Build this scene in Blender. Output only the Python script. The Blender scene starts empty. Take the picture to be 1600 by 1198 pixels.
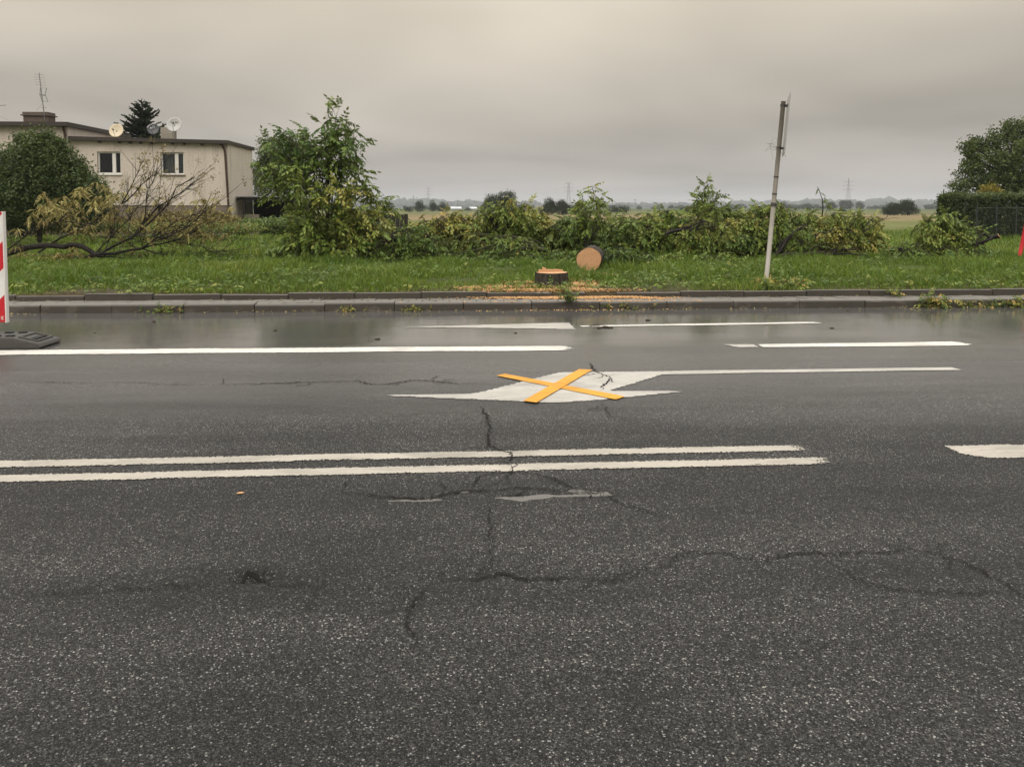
import bpy, math, random
import numpy as np

sc = bpy.context.scene
R = math.radians
# ------------------------------------------------------------------ camera
FPX, CAMH, HOR, YAW = 1200.0, 1.5, 324.0, R(2.8)
PITCH = R(3.0)
PPY = HOR + FPX * math.tan(PITCH)        # image row of the optical axis (the frame is shifted down)
cam_d = bpy.data.cameras.new('camera')
cam = bpy.data.objects.new('camera', cam_d)
sc.collection.objects.link(cam)
cam.location = (0, 0, CAMH)
cam.rotation_euler = (math.pi / 2 - PITCH, 0, -YAW)
cam_d.sensor_fit = 'HORIZONTAL'
cam_d.sensor_width = 36
cam_d.lens = 36 * FPX / 1600
cam_d.shift_y = -(599 - PPY) / 1600
cam_d.clip_start = 0.05
cam_d.clip_end = 20000
sc.camera = cam
# ------------------------------------------------------------------ view, world, sun
sc.view_settings.view_transform = 'Standard'
sc.view_settings.look = 'None'
sc.view_settings.gamma = 1
sc.view_settings.exposure = -0.1
sc.view_settings.use_curve_mapping = False
SUN_EL, SUN_AZ = R(45), R(-150)      # azimuth measured from +Y towards +X
world = bpy.data.worlds.new('World')
sc.world = world
world.use_nodes = True
wn, wl = world.node_tree.nodes, world.node_tree.links
wn.clear()


def wnode(t, **k):
    n = wn.new(t)
    for a, b in k.items():
        setattr(n, a, b)
    return n


def wmath(op, a, b=None, clamp=False):
    n = wnode('ShaderNodeMath', operation=op, use_clamp=clamp)
    for i, v in enumerate((a, b)):
        if v is None:
            continue
        if isinstance(v, (int, float)):
            n.inputs[i].default_value = v
        else:
            wl.new(v, n.inputs[i])
    return n.outputs[0]


sky = wnode('ShaderNodeTexSky', sky_type='NISHITA', sun_disc=False, sun_elevation=SUN_EL,
            sun_rotation=SUN_AZ, dust_density=4.0, air_density=1.5)
bg_sky = wnode('ShaderNodeBackground')
bg_sky.inputs[1].default_value = 0.08
wl.new(sky.outputs[0], bg_sky.inputs[0])
tc = wnode('ShaderNodeTexCoord')
sep = wnode('ShaderNodeSeparateXYZ')
wl.new(tc.outputs['Generated'], sep.inputs[0])
el = wmath('MAXIMUM', sep.outputs[2], 0.0)
# flat cloud deck: project the direction on a plane overhead so that the bands tighten towards the horizon
den = wmath('ADD', el, 0.13)
cmb = wnode('ShaderNodeCombineXYZ')
wl.new(wmath('DIVIDE', sep.outputs[0], den), cmb.inputs[0])
wl.new(wmath('DIVIDE', sep.outputs[1], den), cmb.inputs[1])
noi = wnode('ShaderNodeTexNoise')
noi.inputs['Scale'].default_value = 0.45
noi.inputs['Detail'].default_value = 3
noi.inputs['Roughness'].default_value = 0.45
noi.inputs['Distortion'].default_value = 0.35
wl.new(cmb.outputs[0], noi.inputs['Vector'])
mr = wnode('ShaderNodeMapRange')
mr.inputs[1].default_value, mr.inputs[2].default_value = 0.3, 0.7
mr.inputs[3].default_value, mr.inputs[4].default_value = 0.70, 1.38
wl.new(noi.outputs[0], mr.inputs[0])
# overcast luminance: horizon 1, zenith 3
lum = wmath('MULTIPLY', wmath('ADD', wmath('MULTIPLY', el, 2.0), 1.0), mr.outputs[0])
ramp = wnode('ShaderNodeValToRGB')
for e_, (p_, c_) in zip([ramp.color_ramp.elements[0], ramp.color_ramp.elements[1], ramp.color_ramp.elements.new(.5)],
                        [(0.0, (.398, .366, .330, 1)), (1.0, (.420, .387, .340, 1)), (.24, (.475, .422, .342, 1))]):
    e_.position, e_.color = p_, c_
wl.new(el, ramp.inputs[0])
bg_cl = wnode('ShaderNodeBackground')
wl.new(ramp.outputs[0], bg_cl.inputs[0])
wl.new(lum, bg_cl.inputs[1])
mixs = wnode('ShaderNodeMixShader')
mixs.inputs[0].default_value = 0.95      # cloud cover
wl.new(bg_sky.outputs[0], mixs.inputs[1])
wl.new(bg_cl.outputs[0], mixs.inputs[2])
wout = wnode('ShaderNodeOutputWorld')
wl.new(mixs.outputs[0], wout.inputs[0])

sun_d = bpy.data.lights.new('sun', 'SUN')
sun_d.energy = 1.3
sun_d.angle = R(40)
sun_d.color = (1, 0.93, 0.82)
sun = bpy.data.objects.new('sun', sun_d)
sc.collection.objects.link(sun)
sun.location = (0, 0, 50)
sun.rotation_euler = (math.pi / 2 - SUN_EL, 0, math.pi - SUN_AZ)
sc.cycles.use_denoising = True
sc.cycles.max_bounces = 8
sc.cycles.diffuse_bounces = 3
sc.cycles.glossy_bounces = 3
sc.cycles.transmission_bounces = 4
sc.cycles.transparent_max_bounces = 8
sc.cycles.volume_bounces = 0
sc.cycles.sample_clamp_indirect = 6

# ------------------------------------------------------------------ pixel helpers (1600 x 1198)
CY, SY, CP, SP = math.cos(YAW), math.sin(YAW), math.cos(PITCH), math.sin(PITCH)


def ray(px, py):
    u, v = (px - 800) / FPX, (PPY - py) / FPX
    f, z = CP + v * SP, -SP + v * CP
    return np.array([u * CY + f * SY, -u * SY + f * CY, z])


def G(px, py, z=0.0):                # point of a horizontal plane
    d = ray(px, py)
    return d * ((z - CAMH) / d[2]) + np.array([0, 0, CAMH])


def W(px, py, Y):                    # point of a wall at distance Y
    d = ray(px, py)
    return d * (Y / d[1]) + np.array([0, 0, CAMH])


def GG(pts):
    return [G(a, b)[:2] for a, b in pts]


# ------------------------------------------------------------------ mesh helpers
def link(o, parent=None):
    sc.collection.objects.link(o)
    if parent is not None:
        o.parent = parent
        o.matrix_parent_inverse = parent.matrix_basis.inverted()
    return o


def tag(o, label=None, cat=None, group=None, kind=None):
    for k, v in (('label', label), ('category', cat), ('group', group), ('kind', kind)):
        if v:
            o[k] = v
    return o


def thing(name, loc, label, cat, group=None):
    o = bpy.data.objects.new(name, None)
    o.empty_display_size = 0.2
    o.location = [float(c) for c in loc]
    link(o)
    return tag(o, label, cat, group)


def np_mesh(name, V, F, mat, parent=None, tint=None, smooth=False):
    V = np.asarray(V, dtype=np.float32)
    F = np.asarray(F, dtype=np.int32)
    me = bpy.data.meshes.new(name)
    n, k = F.shape
    me.vertices.add(len(V))
    me.vertices.foreach_set('co', V.ravel())
    me.loops.add(n * k)
    me.loops.foreach_set('vertex_index', F.ravel())
    me.polygons.add(n)
    me.polygons.foreach_set('loop_start', np.arange(n, dtype=np.int32) * k)
    if smooth:
        me.polygons.foreach_set('use_smooth', np.ones(n, dtype=bool))
    if tint is not None:
        a = me.attributes.new('tint', 'FLOAT', 'POINT')
        a.data.foreach_set('value', np.asarray(tint, dtype=np.float32))
    me.update(calc_edges=True)
    me.materials.append(mat)
    o = bpy.data.objects.new(name, me)
    return link(o, parent)


class MB:
    def __init__(s):
        s.v, s.f = [], []

    def add(s, v, f):
        b = len(s.v)
        s.v += [tuple(float(c) for c in p) for p in v]
        s.f += [tuple(b + i for i in q) for q in f]
        return s

    def box(s, x0, x1, y0, y1, z0, z1):
        return s.add([(x0, y0, z0), (x1, y0, z0), (x1, y1, z0), (x0, y1, z0), (x0, y0, z1), (x1, y0, z1), (x1, y1, z1), (x0, y1, z1)],
                     [(3, 2, 1, 0), (4, 5, 6, 7), (0, 1, 5, 4), (1, 2, 6, 5), (2, 3, 7, 6), (3, 0, 4, 7)])

    def bar(s, a, b, w, h=None):
        return s.tube([a, b], [w, w] if h is None else [w, h], 4)

    def tube(s, pts, rad, n=6, cap=True):
        pts = [np.asarray(p, float) for p in pts]
        m = len(pts)
        if not hasattr(rad, '__len__'):
            rad = [rad] * m
        t0 = pts[-1] - pts[0]
        t0 = t0 / (np.linalg.norm(t0) + 1e-9)
        ref = np.array([0, 0, 1.0]) if abs(t0[2]) < 0.9 else np.array([1.0, 0, 0])
        V, Fc = [], []
        for i, p in enumerate(pts):
            t = pts[min(i + 1, m - 1)] - pts[max(i - 1, 0)]
            t = t / (np.linalg.norm(t) + 1e-9)
            a = np.cross(t, ref)
            a /= np.linalg.norm(a) + 1e-9
            b = np.cross(t, a)
            for k in range(n):
                q = 2 * math.pi * k / n
                V.append(p + rad[i] * (math.cos(q) * a + math.sin(q) * b))
        for i in range(m - 1):
            for k in range(n):
                k2 = (k + 1) % n
                Fc.append((i * n + k, i * n + k2, (i + 1) * n + k2, (i + 1) * n + k))
        if cap:
            Fc.append(tuple(range(n)))
            Fc.append(tuple(range((m - 1) * n, m * n))[::-1])
        return s.add(V, Fc)

    def prism(s, poly, axis, a, b):
        """closed polygon (2d) extruded along axis from a to b"""
        n = len(poly)

        def P(p, t):
            return {0: (t, p[0], p[1]), 1: (p[0], t, p[1]), 2: (p[0], p[1], t)}[axis]
        return s.add([P(p, a) for p in poly] + [P(p, b) for p in poly],
                     [tuple(range(n))[::-1], tuple(range(n, 2 * n))] + [(i, (i + 1) % n, n + (i + 1) % n, n + i) for i in range(n)])

    def build(s, name, mat, parent=None, smooth=False, bevel=0):
        me = bpy.data.meshes.new(name)
        me.from_pydata(s.v, [], s.f)
        me.materials.append(mat)
        if smooth:
            me.polygons.foreach_set('use_smooth', [True] * len(me.polygons))
        me.update()
        o = bpy.data.objects.new(name, me)
        link(o, parent)
        if bevel:
            m = o.modifiers.new('bevel', 'BEVEL')
            m.width = bevel
            m.segments = 2
            m.limit_method = 'ANGLE'
        return o


def boxobj(name, x0, x1, y0, y1, z0, z1, mat, parent=None, bevel=0):
    return MB().box(x0, x1, y0, y1, z0, z1).build(name, mat, parent, bevel=bevel)


# cheap smooth value noise for numpy (sum of rotated sines)
def snoise(x, y, sc_=1.0, seed=0, oct_=5):
    rg = np.random.RandomState(seed)
    out = np.zeros(np.broadcast(x, y).shape)
    amp, tot = 1.0, 0.0
    for o in range(oct_):
        for _ in range(3):
            a = rg.rand() * 6.28
            f = sc_ * (1.8 ** o) * (0.7 + 0.6 * rg.rand())
            out = out + amp * np.sin((np.cos(a) * x + np.sin(a) * y) * f + rg.rand() * 6.28)
        tot += amp * 1.6
        amp *= 0.55
    return out / tot


# ------------------------------------------------------------------ materials
def new_mat(name):
    m = bpy.data.materials.new(name)
    m.use_nodes = True
    m.node_tree.nodes.clear()
    return m


class NT:
    def __init__(s, mat):
        s.m = mat
        s.n, s.l = mat.node_tree.nodes, mat.node_tree.links
        s.out = s.n.new('ShaderNodeOutputMaterial')
        t = s.n.new('ShaderNodeTexCoord')
        s.obj = t.outputs['Object']
        g = s.n.new('ShaderNodeNewGeometry')
        s.pos = g.outputs['Position']
        s.back = g.outputs['Backfacing']

    def set(s, sock, v):
        if v is None:
            return
        if isinstance(v, bpy.types.NodeSocket):
            s.l.new(v, sock)
        elif isinstance(v, (tuple, list)) and len(v) == 3 and len(sock.default_value) == 4:
            sock.default_value = (*v, 1)
        else:
            sock.default_value = v

    def math(s, op, a, b=None, clamp=False):
        n = s.n.new('ShaderNodeMath')
        n.operation = op
        n.use_clamp = clamp
        s.set(n.inputs[0], a)
        s.set(n.inputs[1], b)
        return n.outputs[0]

    def vec(s, v, scale):
        n = s.n.new('ShaderNodeMapping')
        s.l.new(v, n.inputs[0])
        n.inputs['Scale'].default_value = scale
        return n.outputs[0]

    def noise(s, v, scale, detail=4, rough=0.55, dist=0):
        n = s.n.new('ShaderNodeTexNoise')
        s.l.new(v, n.inputs['Vector'])
        n.inputs['Scale'].default_value = scale
        n.inputs['Detail'].default_value = detail
        n.inputs['Roughness'].default_value = rough
        n.inputs['Distortion'].default_value = dist
        return n.outputs[0]

    def vor(s, v, scale, feature='F1'):
        n = s.n.new('ShaderNodeTexVoronoi')
        n.feature = feature
        s.l.new(v, n.inputs['Vector'])
        n.inputs['Scale'].default_value = scale
        return n.outputs

    def ramp(s, f, stops, interp='LINEAR'):
        n = s.n.new('ShaderNodeValToRGB')
        n.color_ramp.interpolation = interp
        e = n.color_ramp.elements
        while len(e) < len(stops):
            e.new(0.5)
        for k, (p, c) in zip(e, stops):
            k.position = p
            k.color = (*c, 1) if isinstance(c, tuple) else (c, c, c, 1)
        s.l.new(f, n.inputs[0])
        return n.outputs[0]

    def mrange(s, v, a, b, c=0.0, d=1.0):
        n = s.n.new('ShaderNodeMapRange')
        n.interpolation_type = 'SMOOTHSTEP'
        s.l.new(v, n.inputs[0])
        for i, q in enumerate((a, b, c, d)):
            n.inputs[i + 1].default_value = q
        return n.outputs[0]

    def mix(s, f, a, b, blend='MIX'):
        n = s.n.new('ShaderNodeMix')
        n.data_type = 'RGBA'
        n.blend_type = blend
        s.set(n.inputs[0], f)
        s.set(n.inputs[6], a)
        s.set(n.inputs[7], b)
        return n.outputs[2]

    def sepxyz(s, v):
        n = s.n.new('ShaderNodeSeparateXYZ')
        s.l.new(v, n.inputs[0])
        return n.outputs

    def attr(s, name):
        n = s.n.new('ShaderNodeAttribute')
        n.attribute_name = name
        return n.outputs

    def bump(s, h, strength, dist=0.01, normal=None):
        n = s.n.new('ShaderNodeBump')
        s.set(n.inputs['Strength'], strength)
        n.inputs['Distance'].default_value = dist
        s.l.new(h, n.inputs['Height'])
        if normal is not None:
            s.l.new(normal, n.inputs['Normal'])
        return n.outputs[0]

    def bsdf(s, color, rough=0.6, spec=0.5, normal=None, metal=0):
        n = s.n.new('ShaderNodeBsdfPrincipled')
        s.set(n.inputs['Base Color'], color)
        s.set(n.inputs['Roughness'], rough)
        s.set(n.inputs['Specular IOR Level'], spec)
        s.set(n.inputs['Metallic'], metal)
        if normal is not None:
            s.l.new(normal, n.inputs['Normal'])
        return n.outputs[0]

    def done(s, sh):
        s.l.new(sh, s.out.inputs[0])
        return s.m

    def mixsh(s, f, a, b):
        n = s.n.new('ShaderNodeMixShader')
        s.set(n.inputs[0], f)
        s.l.new(a, n.inputs[1])
        s.l.new(b, n.inputs[2])
        return n.outputs[0]


def simple(name, col, rough=0.6, spec=0.4, var=0.25, scale=6, bump=0.0, bscale=40, metal=0):
    t = NT(new_mat(name))
    n = t.noise(t.pos, scale, 6, 0.65)
    c = t.mix(n, tuple(x * (1 - var) for x in col), tuple(min(1, x * (1 + var)) for x in col))
    nm = None
    if bump:
        nm = t.bump(t.noise(t.pos, bscale, 4, 0.6), bump, 0.02)
    return t.done(t.bsdf(c, rough, spec, nm, metal))


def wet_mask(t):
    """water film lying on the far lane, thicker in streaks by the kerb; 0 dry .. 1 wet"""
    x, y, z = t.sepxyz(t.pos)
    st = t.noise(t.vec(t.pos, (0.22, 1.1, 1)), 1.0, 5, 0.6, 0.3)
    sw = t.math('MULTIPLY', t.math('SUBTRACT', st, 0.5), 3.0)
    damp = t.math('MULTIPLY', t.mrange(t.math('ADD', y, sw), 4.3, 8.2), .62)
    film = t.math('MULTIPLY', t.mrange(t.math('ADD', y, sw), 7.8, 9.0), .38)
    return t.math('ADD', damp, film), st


def asphalt():
    t = NT(new_mat('asphalt'))
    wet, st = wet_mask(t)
    v1 = t.vor(t.pos, 190)
    v2 = t.vor(t.pos, 85)
    c1 = t.sepxyz(v1[1])
    c2 = t.sepxyz(v2[1])
    base = t.ramp(c1[0], [(0, (.005, .005, .0048)), (.45, (.024, .0228, .0212)), (.84, (.058, .055, .0515)), (.965, (.125, .12, .112)), (1, (.34, .33, .31))])
    gap = t.ramp(v1[0], [(0.0, 1.0), (.45, .95), (.78, .45)])
    base = t.mix(1.0, base, gap, 'MULTIPLY')
    big = t.math('MULTIPLY', t.mrange(c2[1], .965, .975), t.mrange(v2[0], .42, .28))
    base = t.mix(t.math('MULTIPLY', big, .8), base, (.30, .285, .25))
    pn = t.noise(t.pos, .35, 5, .6)
    pn2 = t.noise(t.vec(t.pos, (.4, 1.6, 1)), 1.6, 5, .6)
    tone = t.ramp(t.math('ADD', t.math('MULTIPLY', pn, .6), t.math('MULTIPLY', pn2, .4)), [(.34, .55), (.66, 1.5)])
    base = t.mix(1.0, base, tone, 'MULTIPLY')
    band = t.noise(t.vec(t.pos, (.10, 1.1, 1)), 1.3, 4, .6)
    base = t.mix(1.0, base, t.ramp(band, [(.35, .68), (.65, 1.32)]), 'MULTIPLY')
    base = t.mix(t.math('MULTIPLY', wet, .62), base, (.105, .100, .094))  # grazing sky sheen of the far lanes painted in as a paler base colour
    trk = t.noise(t.vec(t.pos, (.12, 1.5, 1)), 1.0, 4, .6)
    stn = t.attr('tint')[2]          # dirt and seepage along the cracks, oil spots
    base = t.mix(t.math('MULTIPLY', stn, .7), base, (.008, .0078, .0075))
    rough = t.math('SUBTRACT', .50, t.math('MULTIPLY', wet, .44))
    rough = t.math('ADD', rough, t.math('MULTIPLY', t.math('SUBTRACT', trk, .5), t.math('SUBTRACT', .3, t.math('MULTIPLY', wet, .2))))
    rough = t.math('ADD', rough, t.math('MULTIPLY', t.math('SUBTRACT', pn2, .5), t.math('SUBTRACT', .25, t.math('MULTIPLY', wet, .18))))
    rough = t.math('MAXIMUM', rough, .05)
    hb = t.math('SUBTRACT', t.math('MULTIPLY', c1[1], .5), t.math('MULTIPLY', v1[0], .9))
    dry = t.math('SUBTRACT', 1.0, wet)
    nm = t.bump(hb, t.math('ADD', t.math('MULTIPLY', t.math('MULTIPLY', dry, dry), .8), .03), .006)
    nm = t.bump(t.noise(t.vec(t.pos, (1, 2, 1)), 3.0, 3, .5), t.math('MULTIPLY', wet, .06), .02, nm)
    return t.done(t.bsdf(base, rough, t.math('ADD', .24, t.math('MULTIPLY', wet, .66)), nm))


def paint(name, col, wear=.5, inner=.9):
    t = NT(new_mat(name))
    wet, st = wet_mask(t)
    v1 = t.vor(t.pos, 105)
    n1 = t.noise(t.pos, 5, 6, .7)
    n2 = t.noise(t.pos, 60, 3, .6)
    c = t.mix(t.mrange(n1, .3, .75), tuple(x * .82 for x in col), col)
    dirt = t.noise(t.vec(t.pos, (.5, 1.3, 1)), 2.6, 7, .7, .6)
    c = t.mix(t.mrange(dirt, .42, .72, 0, .75), c, tuple(x * .5 for x in col))
    gr = t.noise(t.vec(t.pos, (.8, 9, 1)), 3.0, 5, .7)
    c = t.mix(t.mrange(gr, .5, .75, 0, .4), c, tuple(x * .4 for x in col))
    hb = t.math('SUBTRACT', 0.0, v1[0])
    nm = t.bump(hb, t.math('SUBTRACT', .35, t.math('MULTIPLY', wet, .25)), .004)
    sh = t.bsdf(c, t.math('SUBTRACT', .6, t.math('MULTIPLY', wet, .25)), .4, nm)
    tr = t.n.new('ShaderNodeBsdfTransparent').outputs[0]
    ea = t.attr('tint')[2]          # 0 at a painted edge, 1 inside
    hole = t.math('ADD', t.math('MULTIPLY', n2, .55), t.math('MULTIPLY', n1, .45))
    lim = t.math('ADD', t.math('MULTIPLY', ea, inner), 1.0 - wear - .40)
    k = t.mrange(t.math('SUBTRACT', lim, hole), -.03, .03)
    return t.done(t.mixsh(k, tr, sh))


def leaf_mat(name, stops, under=(.13, .16, .085), trans=.28, rough=.42):
    t = NT(new_mat(name))
    a = t.attr('tint')[2]
    n = t.noise(t.pos, 7, 3, .6)
    f = t.math('ADD', a, t.math('MULTIPLY', t.math('SUBTRACT', n, .5), .22), True)
    c = t.ramp(f, stops)
    cu = t.mix(.5, c, under)
    cc = t.mix(t.back, c, cu)
    p = t.bsdf(cc, rough, .22)
    tl = t.n.new('ShaderNodeBsdfTranslucent')
    t.l.new(t.mix(.4, cc, (.20, .22, .03)), tl.inputs[0])
    return t.done(t.mixsh(trans, p, tl.outputs[0]))


def bark_mat(name, a, b, sc_=18):
    t = NT(new_mat(name))
    n = t.noise(t.vec(t.pos, (1, 1, .35)), sc_, 6, .7)
    n2 = t.noise(t.pos, sc_ * 3, 4, .6)
    c = t.mix(t.mrange(n, .35, .65), a, b)
    nm = t.bump(t.math('ADD', n, n2), .8, .02)
    return t.done(t.bsdf(c, .75, .3, nm))


M = {}
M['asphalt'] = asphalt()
M['white'] = paint('road_paint_white', (.72, .69, .62), .20, .27)
M['whiteworn'] = paint('road_paint_worn', (.47, .445, .395), .28, .33)
M['cream'] = paint('road_paint_cream', (.44, .40, .335), .22, .26)
M['yellow'] = paint('road_tape_yellow', (.76, .335, .020), .06)
M['crack'] = simple('crack_dirt', (.016, .0145, .013), .9, .1, .3, 30)
t = NT(new_mat('rain_water'))
nm = t.bump(t.noise(t.pos, 30, 2), .03, .01)
M['water'] = t.done(t.bsdf((.10, .094, .085), .04, .5, nm))

t = NT(new_mat('kerb_concrete'))
n = t.noise(t.pos, 3, 6, .65)
n2 = t.noise(t.pos, 90, 3, .6)
nst = t.noise(t.vec(t.pos, (1.2, 1, 2.2)), 3.2, 5, .6)
zz = t.sepxyz(t.pos)[2]
c = t.mix(n, (.034, .029, .022), (.066, .057, .045))
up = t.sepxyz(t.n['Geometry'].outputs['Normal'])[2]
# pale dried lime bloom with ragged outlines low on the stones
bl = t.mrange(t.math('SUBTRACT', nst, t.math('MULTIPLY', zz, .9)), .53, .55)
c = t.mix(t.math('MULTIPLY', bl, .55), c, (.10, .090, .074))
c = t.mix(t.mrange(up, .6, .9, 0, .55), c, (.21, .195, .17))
c = t.mix(t.mrange(n2, .55, .75, 0, .35), c, (.05, .045, .035))
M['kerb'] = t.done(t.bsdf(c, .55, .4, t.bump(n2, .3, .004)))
t = NT(new_mat('paver_concrete'))
n = t.noise(t.pos, 4, 6, .65)
n2 = t.noise(t.pos, 80, 3, .6)
c = t.mix(n, (.11, .10, .085), (.19, .175, .15))
M['paver'] = t.done(t.bsdf(c, .5, .4, t.bump(n2, .3, .004)))
M['dirt'] = simple('damp_soil', (.05, .038, .024), .85, .2, .5, 8, .6, 30)

# ground: rough meadow, then field strips
t = NT(new_mat('meadow_soil'))
x, y, z = t.sepxyz(t.pos)
nb = t.noise(t.vec(t.pos, (.35, 1, 1)), .06, 5, .6)
yy = t.math('ADD', y, t.math('MULTIPLY', t.math('SUBTRACT', nb, .5), t.math('MULTIPLY', y, .30)))
lg = t.math('LOGARITHM', t.math('MAXIMUM', yy, 1.0), 10.0)
fld = t.ramp(t.math('MULTIPLY', lg, .25),
             [(.2685, (.060, .046, .026)), (.284, (.055, .068, .018)), (.375, (.068, .085, .022)), (.41, (.125, .135, .042)), (.478, (.135, .140, .045)), (.492, (.20, .155, .075)),
              (.540, (.19, .145, .07)), (.556, (.10, .115, .04)), (.60, (.13, .125, .05)), (.63, (.07, .088, .03)), (1, (.05, .07, .03))])
g1 = t.noise(t.pos, 1.3, 6, .7)
g2 = t.noise(t.vec(t.pos, (1, .4, 1)), .13, 5, .6)
c = t.mix(1.0, fld, t.ramp(g1, [(.3, .62), (.7, 1.3)]), 'MULTIPLY')
c = t.mix(1.0, c, t.ramp(g2, [(.3, .75), (.7, 1.25)]), 'MULTIPLY')
M['ground'] = t.done(t.bsdf(c, .9, .15, t.bump(g1, .6, .15)))

M['grass'] = leaf_mat('grass_blades', [(0, (.035, .085, .006)), (.35, (.085, .160, .010)), (.6, (.145, .225, .020)), (.82, (.25, .28, .055)), (1, (.33, .25, .12))],
                      (.12, .155, .04), .3, .4)
M['leaf'] = leaf_mat('ash_leaves', [(0, (.018, .042, .008)), (.3, (.066, .118, .020)), (.55, (.150, .208, .036)), (.78, (.305, .290, .064)), (1, (.42, .29, .08))],
                     (.20, .235, .115), .22, .40)
M['leafdry'] = leaf_mat('withered_leaves', [(0, (.10, .065, .026)), (.4, (.25, .195, .07)), (.75, (.47, .41, .15)), (1, (.52, .47, .20))], (.46, .37, .17), .25, .6)
M['leafdark'] = leaf_mat('dark_shrub_leaves', [(0, (.014, .030, .008)), (.5, (.046, .076, .019)), (1, (.125, .160, .040))], (.09, .115, .045), .18, .45)
M['leafyellow'] = leaf_mat('yellow_shrub_leaves', [(0, (.14, .12, .015)), (1, (.30, .23, .03))], (.2, .17, .05), .25, .5)
M['needle'] = leaf_mat('spruce_needles', [(0, (.012, .026, .014)), (1, (.045, .065, .035))], (.04, .055, .035), .08, .55)
M['far'] = leaf_mat('distant_leaves', [(0, (.014, .026, .012)), (1, (.040, .055, .022))], (.04, .05, .025), .1, .7)
M['bark'] = bark_mat('wet_bark', (.016, .013, .009), (.060, .050, .036))
M['deadwood'] = bark_mat('dark_dead_bark', (.008, .006, .005), (.030, .023, .017), 30)
M['twig'] = bark_mat('twig_bark', (.026, .020, .014), (.075, .060, .042), 40)
M['barkmoss'] = bark_mat('mossy_bark', (.020, .017, .010), (.065, .070, .022))
t = NT(new_mat('fresh_cut_wood'))
n = t.noise(t.pos, 9, 6, .6)
n2 = t.noise(t.vec(t.pos, (2, 2, 14)), 6, 4, .6)
c = t.mix(n, (.46, .245, .125), (.62, .37, .20))
c = t.mix(t.mrange(n2, .5, .7, 0, .65), c, (.38, .18, .085))
ra = t.attr('tint')[2]
rn = t.math('FRACT', t.math('ADD', t.math('MULTIPLY', ra, 5.0), t.math('MULTIPLY', n, 3.2)))
c = t.mix(t.math('MULTIPLY', t.mrange(rn, .55, .95), t.mrange(ra, .02, .1, 0, .35)), c, (.30, .135, .06))
c = t.mix(t.mrange(ra, .90, 1.0, 0, .55), c, (.30, .19, .11))
M['cut'] = t.done(t.bsdf(c, .7, .2, t.bump(n2, .3, .005)))
t = NT(new_mat('sawdust'))
n = t.noise(t.pos, 120, 3, .7)
n2 = t.noise(t.pos, 5, 4, .6)
c = t.mix(n, (.44, .235, .10), (.70, .43, .21))
c = t.mix(t.mrange(n2, .5, .75, 0, .5), c, (.52, .36, .14))
M['sawdust'] = t.done(t.bsdf(c, .9, .1, t.bump(n, .8, .01)))
# house
t = NT(new_mat('roughcast_plaster'))
n = t.noise(t.pos, .5, 6, .7)
n2 = t.noise(t.pos, 14, 5, .75)
n3 = t.noise(t.vec(t.pos, (2.5, 2.5, .25)), 1.0, 5, .7)
c = t.mix(n, (.47, .415, .36), (.66, .59, .515))
c = t.mix(t.mrange(n2, .52, .62, 0, .6), c, (.36, .30, .245))
c = t.mix(t.mrange(n3, .48, .75, 0, .6), c, (.29, .25, .205))
M['plaster'] = t.done(t.bsdf(c, .9, .15, t.bump(n2, .7, .03)))
M['plinth'] = simple('plinth_render', (.17, .14, .115), .85, .2, .3, 3, .5, 20)
M['roofedge'] = simple('brown_roof_edge', (.035, .026, .020), .6, .4, .35, 4)
M['roof'] = simple('roofing_felt', (.060, .055, .050), .6, .4, .3, 3)
M['pipe'] = simple('brown_downpipe', (.055, .030, .021), .5, .4, .3, 5)
M['pvc'] = simple('white_window_frame', (.66, .64, .60), .4, .5, .06, 3)
M['curtain'] = simple('net_curtain', (.30, .29, .27), .8, .2, .2, 6)
M['dark'] = simple('dark_interior', (.012, .011, .010), .8, .2, .2, 4)
t = NT(new_mat('window_glass'))
gl = t.n.new('ShaderNodeBsdfGlass')
gl.inputs['IOR'].default_value = 1.45
gl.inputs['Roughness'].default_value = .02
gl.inputs['Color'].default_value = (.75, .78, .78, 1)
M['glass'] = t.done(gl.outputs[0])
M['chimney'] = simple('chimney_brick', (.11, .085, .068), .85, .2, .45, 5, .5, 25)
M['chimneypale'] = simple('chimney_render', (.30, .27, .22), .85, .2, .35, 5, .4, 25)
M['metal'] = simple('dull_aluminium', (.16, .155, .15), .45, .5, .2, 8)
M['dishcream'] = simple('cream_dish', (.58, .49, .34), .45, .45, .06, 3)
M['dishgrey'] = simple('pale_grey_dish', (.40, .39, .37), .45, .45, .06, 3)
M['dishdark'] = simple('dark_grey_dish', (.040, .042, .046), .45, .45, .1, 3)
M['ink'] = simple('dark_print', (.04, .04, .045), .6, .3, .1, 3)
M['inkpale'] = simple('pale_print', (.45, .45, .45), .6, .3, .1, 3)
M['inktan'] = simple('faded_print', (.36, .30, .21), .6, .3, .1, 3)
M['corr'] = simple('corrugated_sheet', (.085, .080, .075), .6, .4, .3, 4)
M['darkwood'] = simple('dark_stained_boards', (.020, .016, .013), .75, .3, .4, 6, .4, 20)
M['galv'] = simple('galvanised_tube', (.30, .275, .235), .5, .45, .25, 7)
M['clamp'] = simple('clamp_steel', (.05, .045, .04), .5, .5, .3, 9)
M['signback'] = simple('sign_back_aluminium', (.36, .345, .32), .4, .5, .12, 5)
M['signface'] = simple('sign_face_blue', (.03, .08, .30), .4, .5, .05, 5)
M['string'] = simple('torn_tape', (.30, .28, .25), .8, .2, .2, 5)
M['rubber'] = simple('recycled_rubber', (.062, .058, .052), .62, .4, .35, 25, .4, 120)
M['black'] = simple('black_rubber', (.012, .012, .012), .7, .3, .2, 20)
M['plastic'] = simple('grey_plastic_tube', (.25, .24, .22), .5, .4, .1, 8)
M['redpost'] = simple('red_plastic', (.62, .030, .042), .4, .5, .1, 5)
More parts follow.
